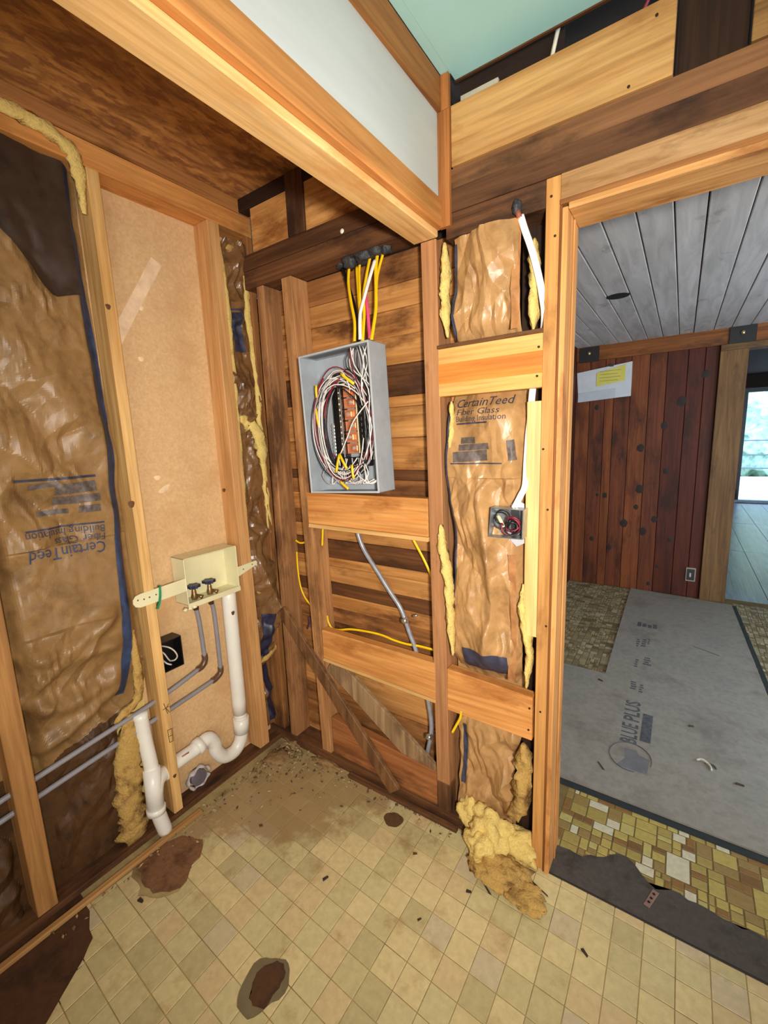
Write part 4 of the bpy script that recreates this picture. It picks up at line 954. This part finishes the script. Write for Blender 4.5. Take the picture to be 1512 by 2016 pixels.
tube('trap_bend', [(-.045,-.210,.25)]+trap, .0295, PVC, dp, 20, 6)
tube('trap_arm', [(-0.045,-0.445,0.216),(-0.045,-0.512,0.215),(-0.045,-0.593,0.207),(-0.045,-0.621,0.2)], .0285, PVC, dp, 20, 4)
for a, b in (((-0.045,-0.208,0.225), (-0.045,-0.211,0.152)), ((-0.045,-0.411,0.225), (-0.045,-0.441,0.216))): cyl('coupling', a, b, .0355, PVC, dp, 20)
vp = thing('vent_pipe', (-.06,-.63,.0), 'white plastic vertical drain pipe with a wye fitting left of the pale stud', 'pipe')
tube('vertical_pipe', [(-0.035,-0.644,0.509),(-0.035,-0.64,0.397)]+[(-0.015,-0.639,0.261), (0.008,-0.653,0.138)]+[(.017,-.634,.003)], .026, PVC, vp, 18, 4)
tube('wye_branch', [(-0.03,-0.576,0.208),(-0.03,-0.596,0.214)]+[(-0.012,-0.629,0.215)]+[(0,-0.647,0.181),(0,-0.65,0.143)], .029, PVC, vp, 18, 5)
tube('wye_hub', [(-0.016,-0.64,0.279), (0.008,-0.655,0.124)], .031, PVC, vp, 18, 1)
cyl('coupling_band', (0.008,-0.654,0.132), (0.01,-0.656,0.108), .034, PVC, vp, 18)
PR = plain('red_print', (190,110,100), .6)
for k, (a, b) in enumerate((((-0.012,-0.49,0.246), (-0.012,-0.521,0.247)),)):
    tube('printed_mark', [a, b], .003, PR, dp, 5, 1, .2)
# black outlet box in the bay, floor vent collar
eb = thing('junction_box', (-.05,-.50,.64), 'black plastic electrical box with looped white wires beside the pale stud', 'electrical box')
bm = bmesh.new(); ya, yb2, za, zb = -.546, -.462, .628, .752; xx0, xx1 = -.075, -.012; t_ = .004
bm_box(bm, (xx0,ya,za), (xx0+t_,yb2,zb)); bm_box(bm, (xx0,ya,za), (xx1,ya+t_,zb)); bm_box(bm, (xx0,yb2-t_,za), (xx1,yb2,zb)); bm_box(bm, (xx0,ya,zb-t_), (xx1,yb2,zb)); bm_box(bm, (xx0,ya,za), (xx1,yb2,za+t_))
obj('box_shell', bm, BLK, eb)
LW = plain('pale_wire', (206,196,184), .4)
tube('wire_loop', [(-.055,-.520,.722),(-.03,-.505,.715),(-.022,-.490,.695),(-.022,-.482,.670),(-.03,-.490,.655),(-.05,-.50,.65)], .0032, LW, eb, 6, 5)
tube('wire_loop', [(-.055,-.530,.705),(-.03,-.528,.700),(-.025,-.518,.675),(-.03,-.508,.66)], .0030, LW, eb, 6, 5)
tube('wire_loop', [(-.05,-.528,.668),(-.03,-.522,.655),(-.03,-.505,.642)], .0034, LW, eb, 6, 4)
dv = thing('wall_duct_stub', (-0.085,-0.435,-0.028), 'grey round duct stub with torn white wrap low in the left wall', 'duct')
pc = (-0.09,-0.432,-0.028)
cyl('duct_collar', (-.094,pc[1],max(pc[2],.06)), (-.060,pc[1],max(pc[2],.06)), .034, plain('duct_grey', (104,98,104), .6), dv, 18)
bm = bmesh.new(); bm_tube(bm, [(-.07, pc[1]+.05*math.cos(a*.35), max(pc[2],.06)+.042*math.sin(a*.35)+.004*math.sin(a*2)) for a in range(0,18)], lambda t: .011+.005*math.sin(t*40), 7, 3, True, .5); obj('torn_wrap', bm, plain('wrap_white', (196,186,186), .6, 0, .2, 40), dv, True)
# ================================================================== ELECTRICAL PANEL
pn = thing('breaker_panel', (.562,0,1.562), 'open grey steel breaker panel full of coiled wires on the plank wall', 'electrical panel')
pn.rotation_euler = (0, math.radians(-2.2), 0); pn['_rot'] = 1
GREY = plain('panel_grey_steel', (164,170,176), .45, .1, .06, 30)
hw, hz, dp_ = .164, .257, .102
bm = bmesh.new(); t_ = .003
bm_box(bm, (-hw,-.004,-hz), (hw,-.001,hz), .0006)
for a, b in (((-hw,-dp_,-hz),(-hw+t_,-.001,hz)), ((hw-t_,-dp_,-hz),(hw,-.001,hz)), ((-hw,-dp_,hz-t_),(hw,-.001,hz)), ((-hw,-dp_,-hz),(hw,-.001,-hz+t_))): bm_box(bm, a, b, .0006)
obj('enclosure', bm, GREY, pn)
bm = bmesh.new(); l_ = .007
for a, b in (((-hw,-dp_-.001,-hz),(-hw+l_,-dp_+.001,hz)), ((hw-l_,-dp_-.001,-hz),(hw,-dp_+.001,hz)), ((-hw+l_,-dp_-.001,hz-l_),(hw-l_,-dp_+.001,hz)), ((-hw+l_,-dp_-.001,-hz),(hw-l_,-dp_+.001,-hz+l_))): bm_box(bm, a, b, .0005)
obj('front_lip', bm, plain('panel_lip', (178,184,188), .4, .1, .04, 20), pn)
COP = plain('copper', (224,142,98), .3, .45, .2, 40); STEEL = plain('bright_bar', (206,208,206), .3, .5, .2, 60)
bm = bmesh.new()
for k in range(6): bm_box(bm, (-.022,-.030,.115-.042*k-.020), (.046,-.026,.115-.042*k+.018), .001); bm_box(bm, (-.012+(.016 if k % 2 else 0),-.040,.115-.042*k-.012), (.018+(.016 if k % 2 else 0),-.030,.115-.042*k+.010), .002)
obj('bus_bar', bm, COP, pn)
for k in range(6): cyl('bus_screw', (.012+(.01 if k % 2 else -.006),-.045,.115-.042*k), (.012+(.01 if k % 2 else -.006),-.039,.115-.042*k), .006, STEEL, pn, 8)
bm = bmesh.new()
bm_box(bm, (-.066,-.045,-.13), (-.024,-.005,.145), .003); bm_box(bm, (.048,-.045,-.13), (.084,-.005,.13), .003)
for k in range(12): bm_box(bm, (-.040,-.052,.13-.021*k-.014), (-.027,-.045,.13-.021*k), .001); bm_box(bm, (.058,-.052,.12-.021*k-.014), (.072,-.045,.12-.021*k), .001)
obj('breaker_base', bm, BLK, pn)
bm = bmesh.new()
for k in range(5): bm_box(bm, (-.066+.031*k,-.060,-.165), (-.040+.031*k,-.010,-.128), .003)
bm_box(bm, (-.03,-.055,-.185), (.06,-.01,-.160), .003)
obj('main_breaker', bm, plain('breaker_black', (24,22,24), .3), pn)
for (x, z_) in ((-.030,.0),(.050,.0)): box('bus_rail', (x-.002,-.049,-.115), (x+.002,-.045,.115), plain('rail_cream', (220,206,160), .5), pn, .0005)
bm = bmesh.new(); bm_box(bm, (-.086,-.035,-.125), (-.070,-.020,.005), .001)
for k in range(9): bm_box(bm, (-.085,-.039,-.119+.0135*k), (-.071,-.035,-.111+.0135*k), .001)
obj('neutral_bar', bm, STEEL, pn)
box('label_strip', (-.112,-.0075,-.095), (-.096,-.005,-.04), plain('label_white', (226,222,212), .6), pn, 0)
box('knockout_row', (-.14,-.075,.2525), (.10,-.035,.2535), plain('knockout_shadow', (96,98,100), .5), pn, 0)
rw = random.Random(5)
WCOL = [plain('wire_white', (228,222,214), .4), plain('wire_black', (30,27,30), .35), plain('wire_red', (128,24,44), .4), plain('wire_pale', (176,166,166), .4)]
YS = plain('cable_sheath_yellow', (236,196,28), .4)
def loop_wire(a0, a1, ax, az, cx, cz, y, mat, wob, r=.0021):
    pts = []; n = 14; ph = rw.uniform(0, 6)
    for k in range(n+1):
        a = a0+(a1-a0)*k/n
        pts.append((cx+ax*math.cos(a)+wob*math.sin(3*a+ph), y+.006*math.sin(2*a+ph), cz+az*math.sin(a)+wob*math.cos(2*a+ph)))
    return tube('conductor', [(max(-.157,min(.157,p[0])), max(-.098,min(-.008,p[1])), max(-.248,min(.248,p[2]))) for p in pts], r, mat, pn, 6, 2)
for k in range(40):
    s0 = rw.uniform(-.6, .9); ln = rw.uniform(2.6, 5.2)
    a0 = 1.2-s0
    loop_wire(a0, a0+ln, rw.uniform(.092,.142), rw.uniform(.150,.205), rw.uniform(-.012,.016), rw.uniform(-.030,-.005), rw.uniform(-.094,-.050), WCOL[rw.choice((0,0,3,3,1,1,1,2))], rw.uniform(.002,.009))
for k in range(14):   # drops from the top right into the coil
    xa = rw.uniform(.06,.135); ya = rw.uniform(-.085,-.04)
    tube('conductor', [(xa,ya,.25), (xa+rw.uniform(-.02,.02),ya-.004,.19), (rw.uniform(.09,.15),ya-.006,.10), (rw.uniform(.11,.152),ya-.004,rw.uniform(-.05,.02)), (rw.uniform(.09,.14),ya,-.14)], .0021, WCOL[rw.choice((0,0,3,1,2))], pn, 6, 3)
for k in range(12):   # tangle at the bottom
    xa = rw.uniform(-.10,.10)
    tube('conductor', [(xa,-.07,-.13-rw.uniform(0,.03)), (xa+rw.uniform(-.03,.03),-.08,-.19), (xa+rw.uniform(.0,.06),-.085,-.225), (min(.15,xa+rw.uniform(.03,.12)),-.08,-.21)], .0021, WCOL[rw.choice((0,0,3,3,1))], pn, 6, 4)
tube('conductor', [(.135,-.09,.06),(.07,-.095,.0),(.03,-.085,-.05),(-.01,-.085,-.11),(-.03,-.08,-.125)], .0024, WCOL[0], pn, 6, 4)
tube('conductor', [(-.06,-.088,.165),(-.10,-.09,.10),(-.118,-.09,.0),(-.112,-.09,-.08)], .0026, WCOL[2], pn, 6, 4)
tube('conductor', [(.02,-.092,.155),(-.04,-.093,.10),(-.07,-.093,.02)], .0030, WCOL[2], pn, 6, 4)
for a, b in (((.030,-.096,.168),(.085,-.096,.125)), ((-.096,-.092,.145),(-.098,-.092,.100)), ((-.105,-.094,.060),(-.098,-.094,-.010)), ((-.008,-.096,-.115),(-.030,-.097,-.180)), ((-.008,-.096,-.112),(.022,-.096,-.168)), ((.046,-.095,-.155),(.050,-.097,-.205)), ((-.02,-.09,-.215),(.02,-.094,-.243))):
    tube('sheath_end', [a, tuple(Vector(a).lerp(Vector(b), .5)+Vector((0,-.002,0))), b], .0058, YS, pn, 6, 2, .6)
# ================================================================== CABLES ABOVE AND BELOW THE PANEL
def cable(pts, r, mat, label, name='yellow_cable', group=None, flat=.6):
    o = tube(name, pts, r, mat, None, 8, 6, flat); return tag(o, label, 'cable', group)
G1 = 'yellow cables above the panel'
cable([(0.543,0.04,2.141),(0.549,0.02,2.069),(0.58,-0.01,1.988),(0.607,-0.03,1.914),(0.614,-0.045,1.843)], .0062, YEL, 'yellow cable at the far left of the bunch above the panel', group=G1)
cable([(0.575,0.04,2.12),(0.596,0.015,2.035),(0.619,-0.012,1.958),(0.636,-0.03,1.897),(0.648,-0.045,1.838)], .0062, YEL, 'second yellow cable from the left above the panel', group=G1)
cable([(0.591,0.045,2.148),(0.593,0.03,2.098),(0.608,0.008,2.031),(0.617,-0.006,1.973),(0.624,-0.015,1.927)], .0058, YEL, 'short-looking yellow cable partly behind its neighbour left of the white cable', group=G1)
cable([(0.637,0.045,2.15),(0.634,0.02,2.08),(0.633,-0.004,2.001),(0.647,-0.025,1.929),(0.654,-0.05,1.838)], .0062, YEL, 'yellow cable crossing behind the white cable above the panel', group=G1)
cable([(0.671,0.045,2.163),(0.67,0.025,2.087),(0.681,0.005,2.015),(0.691,-0.015,1.943),(0.691,-0.035,1.877),(0.69,-0.048,1.836)], .0070, YEL, 'thick yellow cable at the right of the bunch above the panel', group=G1)
cable([(0.689,0.045,2.137),(0.679,0.035,2.096),(0.678,0.018,2.053),(0.68,0.008,2.005)], .0058, YEL, 'yellow cable at the far right joining its neighbour below the dark foam', group=G1)
cable([(0.664,0.03,2.119),(0.655,0,2.045),(0.647,-0.02,1.988),(0.639,-0.038,1.928),(0.647,-0.055,1.843)], .0072, WHT, 'white cable twisting down through the yellow bunch above the panel', 'white_cable')
cable([(0.628,0.05,2.086),(0.626,0.02,2.02),(0.652,-0.01,1.942),(0.678,-0.04,1.844)], .0066, plain('pink_jacket', (226,84,128), .4), 'pink cable in the bunch above the panel', 'pink_cable')
cable([(0.489,0.06,2.156),(0.525,0.045,2.073),(0.568,0.02,1.993),(0.599,-0.005,1.918),(0.625,-0.035,1.845)], .0085, BLK, 'thick black cable running behind the bunch above the panel', 'black_cable')
fm = thing('fire_foam', (0.613,0.04,2.146), 'dark grey sealant foam around the cable bunch under the top plate', 'sealant')
FOAM = dirty('dark_foam', (58,58,62), (34,34,38), .5, .5, 30, 120, .8)
for (p, s, sd) in (((0.552,0.035,2.141), (.032,.03,.022), 1), ((0.611,0.035,2.149), (.036,.03,.026), 2), ((0.669,0.035,2.153), (.034,.03,.024), 3), ((0.706,0.04,2.149), (.022,.02,.020), 4), ((0.489,0.06,2.156), (.018,.02,.018), 5)):
    fluff('foam_lump', p, s, FOAM, fm, sd, 3, .4)
WS = plain('pale_smear', (196,178,160), .7)
for k, (px_, r_) in enumerate((( (0.416,0.09,2.177), .007), ((0.466,0.09,2.197), .008), ((0.497,0.09,2.195), .006), ((0.422,0.09,2.195), .005), ((0.471,0.09,2.123), .005))):
    fluff('pale_drip', px_, (r_,r_*.6,r_), WS, fm, k, 2, .4)
fluff('flash_orb', (0.55,-0.002,2.233), (.009,.006,.009), plain('orb_white', (250,240,220), .3), fm, 2, 2, .1)  # white blob stands in for a bright flash orb; no drip there
CON = plain('grey_conduit', (150,150,156), .35, .2, .12, 40)
cd = thing('flex_conduit', (0.512,0.05,1.12), 'grey flexible conduit snaking down the plank wall below the panel', 'conduit')
tube('conduit_run', [(0.509,0.05,1.145),(0.514,0.05,1.105),(0.542,0.05,1.043),(0.595,0.05,0.974),(0.661,0.05,0.887),(0.712,0.05,0.821),(0.747,0.05,0.732),(0.773,0.05,0.667),(0.803,0.05,0.561),(0.829,0.05,0.437),(0.837,0.05,0.361),(0.833,0.05,0.302),(0.817,0.05,0.226),(0.806,0.05,0.139)], .0092, CON, cd, 10, 6)
for p, q_ in (((0.735,0.038,0.783), (0.766,0.045,0.798)), ((0.834,0.036,0.309), (0.857,0.045,0.319))):
    cyl('strap_clip', (p[0]-.012,p[1],p[2]-.003), (p[0]+.010,p[1],p[2]+.004), .012, plain('bright_zinc', (200,196,188), .25, .8, .3, 90), cd, 10)
    cyl('strap_tab', (q_[0]-.012,q_[1]+.02,q_[2]-.002), (q_[0]+.010,q_[1]+.02,q_[2]+.006), .005, MATS['bright_zinc'], cd, 8)
G2 = 'loose yellow cables in the plank bay'
cable([(0.141,0.05,1.047),(0.173,0.05,1.038),(0.225,0.05,1.051)], .0048, YEL, 'very short yellow cable stub between the two left studs', group=G2)
cable([(0.131,0.06,0.989),(0.13,0.06,0.91),(0.138,0.06,0.825),(0.163,0.06,0.769),(0.206,0.06,0.731)], .0052, YEL, 'yellow cable hanging in a curve between the two left studs', group=G2)
cable([(0.355,0.03,1.141),(0.336,0.03,1.126),(0.33,0.03,1.089),(0.324,0.03,1.047)], .0052, YEL, 'short hooked yellow cable under the upper block beside the stud', group=G2)
cable([(0.759,0.06,1.132),(0.789,0.06,1.083),(0.819,0.06,1.033),(0.848,0.06,0.975)], .0056, YEL, 'straight yellow cable slanting down to the post under the upper block', group=G2)
cable([(0.308,0.05,0.711),(0.315,0.05,0.678),(0.335,0.05,0.655),(0.377,0.05,0.657),(0.442,0.05,0.675),(0.527,0.05,0.685),(0.607,0.05,0.688),(0.67,0.05,0.68),(0.731,0.05,0.678),(0.79,0.05,0.684),(0.86,0.05,0.685)], .0052, YEL, 'long wavy yellow cable crossing behind the grey conduit', group=G2)
cable([(0.991,0,0.501),(0.986,0,0.471),(0.97,0,0.435),(0.953,0,0.399)], .0048, YEL, 'short forked yellow cable end below the lower right block', group=G2)
cable([(0.175,0.065,0.67),(0.176,0.065,0.641),(0.159,0.065,0.606)], .004, plain('purple_wire', (76,52,96), .5), 'tiny purple wire behind the second stud', 'purple_wire')
# white cable pair beside the door framing
G3 = 'white cable pair by the door framing'
for k, dx in enumerate((0, 6)):
    cable([Vector(p)+Vector((.008*k, .004*k, 0)) for p in [(1.181,-0.004,2.099),(1.195,-0.008,2.057),(1.216,-0.01,1.999),(1.234,-0.008,1.933),(1.245,-0.004,1.879),(1.251,0.004,1.823),(1.232,0.055,1.775),(1.214,0.06,1.699),(1.216,0.02,1.614),(1.215,0.012,1.554),(1.21,0.008,1.484),(1.207,0.006,1.411),(1.206,-0.002,1.342),(1.196,-0.012,1.311),(1.18,-0.022,1.273)]],
          .0056, WHT, ('left' if k == 0 else 'right')+' one of the twin white cables running from the plate to the steel box', 'white_cable', G3)
fs = fluff('fire_foam', (1.176,-0.004,2.121), (.014,.012,.020), FOAM, None, 8, 3, .3); tag(fs, 'small dark sealant blob where the white cables leave the plate', 'sealant')
tube('red_tip', [(1.178,-0.006,2.111),(1.184,-0.006,2.092)], .008, plain('red_sealant', (150,84,66), .6), fs, 6, 2)
# steel junction box
jb = thing('junction_box', (1.155,0,1.218), 'small galvanized steel box with coiled red and black wires on the kraft paper', 'electrical box')
c00, c10, c11, c01 = [(1.118,-0.045,1.274),(1.22,-0.045,1.272),(1.218,-0.045,1.18),(1.11,-0.045,1.179)]
bm = bmesh.new(); yb0 = -.001
A = [Vector(p) for p in (c01, c11, c10, c00)]
Bk = [Vector((p.x, yb0, p.z)) for p in A]
cen = sum(A, Vector())/4
In = [a+(cen-a).normalized()*.004 for a in A]; InB = [Vector((p.x, yb0-.003, p.z)) for p in In]
vA, vB, vI, vJ = ([bm.verts.new(p) for p in L] for L in (A, Bk, In, InB))
for i in range(4):
    j = (i+1) % 4
    bm.faces.new((vA[i], vA[j], vB[j], vB[i])); bm.faces.new((vA[i], vI[i], vI[j], vA[j])); bm.faces.new((vI[i], vJ[i], vJ[j], vI[j]))
bm.faces.new(vJ); bm.faces.new(vB[::-1]); obj('box_shell', bm, GALV, jb)
LB = plain('bracket_pale', (206,206,212), .4, .3, .06, 20)
bk = [(1.168,-0.004,1.279),(1.187,-0.004,1.296),(1.209,-0.004,1.284),(1.211,-0.004,1.159),(1.187,-0.004,1.146),(1.169,-0.004,1.164)]
bm = bmesh.new(); a = [bm.verts.new(p) for p in bk]; b = [bm.verts.new((p[0],p[1]+.003,p[2])) for p in bk]; bm.faces.new(a); bm.faces.new(b[::-1])
for i in range(6): bm.faces.new((a[i], a[(i+1)%6], b[(i+1)%6], b[i]))
obj('mounting_bracket', bm, LB, jb)
jc = cen
rj = random.Random(3)
for k in range(9):
    cx_, cz_ = jc.x+(.018 if k < 6 else -.012)+rj.uniform(-.006,.006), jc.z+(-.004 if k < 6 else .014)+rj.uniform(-.006,.006); rx = rj.uniform(.014,.028); ph = rj.uniform(0,6)
    tube('wire_coil', [(cx_+rx*math.cos(t*.55+ph), jc.y+.006+.004*math.sin(t+ph)-.004*(k % 3), cz_+rx*math.sin(t*.55+ph)) for t in range(11)], .0026, (WCOL[2] if k % 2 == 0 and k < 6 else WCOL[1]), jb, 6, 2)
tube('cable_sheath', [(jc.x-.032,jc.y+.02,jc.z+.018),(jc.x-.022,jc.y+.012,jc.z+.008),(jc.x-.012,jc.y+.012,jc.z-.014)], .006, plain('sheath_cream', (226,212,170), .5), jb, 8, 3)
for k, (dx, dz) in enumerate(((-.03,-.034),(.0,-.036),(.025,-.034))): cyl('box_screw', (jc.x+dx,yb0-.004,jc.z+dz), (jc.x+dx,yb0-.010,jc.z+dz), .006, STEEL, jb, 8)
# ================================================================== LOOSE BATTEN, DEBRIS, SPLINTERS
bt = hexa('loose_batten', [tuple(v) for v in ((.030,-1.235,.0),(.052,-1.235,.0),(.058,-.50,.0),(.036,-.50,.0),(.030,-1.235,.016),(.050,-1.235,.014),(.056,-.50,.014),(.036,-.50,.016))], wood('batten', (196,150,92), (160,112,62), 'y'), None, .002)
tag(bt, 'long thin wooden batten lying along the foot of the left wall', 'batten')
bt2 = hexa('baseboard_strip', [(.45,-.036,-.002),(.98,-.034,-.002),(.98,-.012,-.002),(.45,-.012,-.002),(.45,-.034,.012),(.98,-.032,.014),(.98,-.012,.016),(.45,-.012,.016)], DARKW('x'), None, .003)
tag(bt2, 'dark rotten strip along the foot of the back wall, its end by the fiberglass', 'trim strip')
DB = [plain('debris_%d' % k, c, .9) for k, c in enumerate(((112,88,58),(84,62,40),(150,122,84),(176,150,106)))]
rd = random.Random(9); bm = bmesh.new()
for k in range(520):
    if k < 330:
        x = abs(rd.gauss(0, .22))+.02; y = -abs(rd.gauss(0, .11))-.01
        if rd.random() < .5: x, y = -y+.03, -x-.01
    elif k < 430: x = rd.uniform(.02,.10); y = rd.uniform(-1.1,-.1)
    else: x = rd.uniform(.3,1.2); y = -abs(rd.gauss(0,.03))-.02
    if y < -1.25 or y > -.005: continue
    s = rd.uniform(.003,.011); a = rd.uniform(0,3.14); d = Vector((math.cos(a),math.sin(a),rd.uniform(-.2,.3)))*s; e = Vector((-math.sin(a),math.cos(a),rd.uniform(-.3,.3)))*s*rd.uniform(.2,.7)
    c = Vector((x,y,.001+s*.25)); f0_ = len(bm.faces)
    t = [bm.verts.new(c+v) for v in (d, e, -d, -e)]; u_ = bm.verts.new(c+Vector((0,0,s*.5))); 
    for i in range(4): bm.faces.new((t[i], t[(i+1)%4], u_))
    bm.faces.new(t[::-1]); bm.faces.ensure_lookup_table(); mi = rd.randrange(4)
    for f in bm.faces[f0_:]: f.material_index = mi
db = obj('floor_debris', bm, DB, None); tag(db, 'crumbled plaster and wood debris strewn along the wall corner of the floor', 'debris', None, 'stuff')
dpile = []
for k, (px_, s, lab) in enumerate((((0.069,0.026,0.01), (.07,.04,.022), 'pale rubble lump in the corner between the two stud walls'), ((0.08,-0.12,0.006), (.05,.07,.014), 'brown dirt heap at the corner foot of the left wall'), ((0.302,-0.022,0.005), (.08,.03,.014), 'brown dirt heap at the foot of the brace in the back wall'))):
    o = fluff('dirt_heap', (px_[0],px_[1],.0), s, dirty('rubble', (150,118,78), (92,66,42), .5, .95, 30, 120, .6), None, k+11, 4, .5); tag(o, lab, 'rubble')
flake((1.142,-0.157,0), .075, .007, .95+1.57, plain('nail_dark', (66,48,40), .6), 'rusty nail lying on the vinyl below the fiberglass clump', 'nail')
flake((1.296,-0.071,0), .075, .006, -.35, plain('nail_dark', (66,48,40), .6), 'thin dark nail on the vinyl beside the foot of the door jamb', 'nail')
flake((0.672,-0.432,0), .022, .010, 1.2, plain('chip_dark', (52,42,30), .8), 'small black chip alone in the middle of the vinyl floor', 'dark_chip')
flake((1.107,-0.208,0), .018, .010, .3, plain('chip_dark', (52,42,30), .8), 'black crumb on the vinyl left of the nail', 'dark_chip')
flake((0.889,-0.188,0), .016, .009, .6, plain('chip_brown', (96,66,40), .8), 'brown crumb on the vinyl below the small round hole', 'dark_chip')
flake((0.195,-0.823,0), .020, .014, .2, plain('chip_dark', (52,42,30), .8), 'dark spot-like chip beside the worn patch by the left wall', 'dark_chip')
flake((1.458,-0.188,0), .022, .010, -.6, plain('chip_dark', (52,42,30), .8), 'dark chip near the right end of the vinyl floor', 'dark_chip')
flake((1.01,-0.369,0), .014, .007, 1.0, plain('chip_dark', (52,42,30), .8), 'tiny dark crumb on the vinyl right of centre', 'dark_chip')
if '_rot' in pn: del pn['_rot']
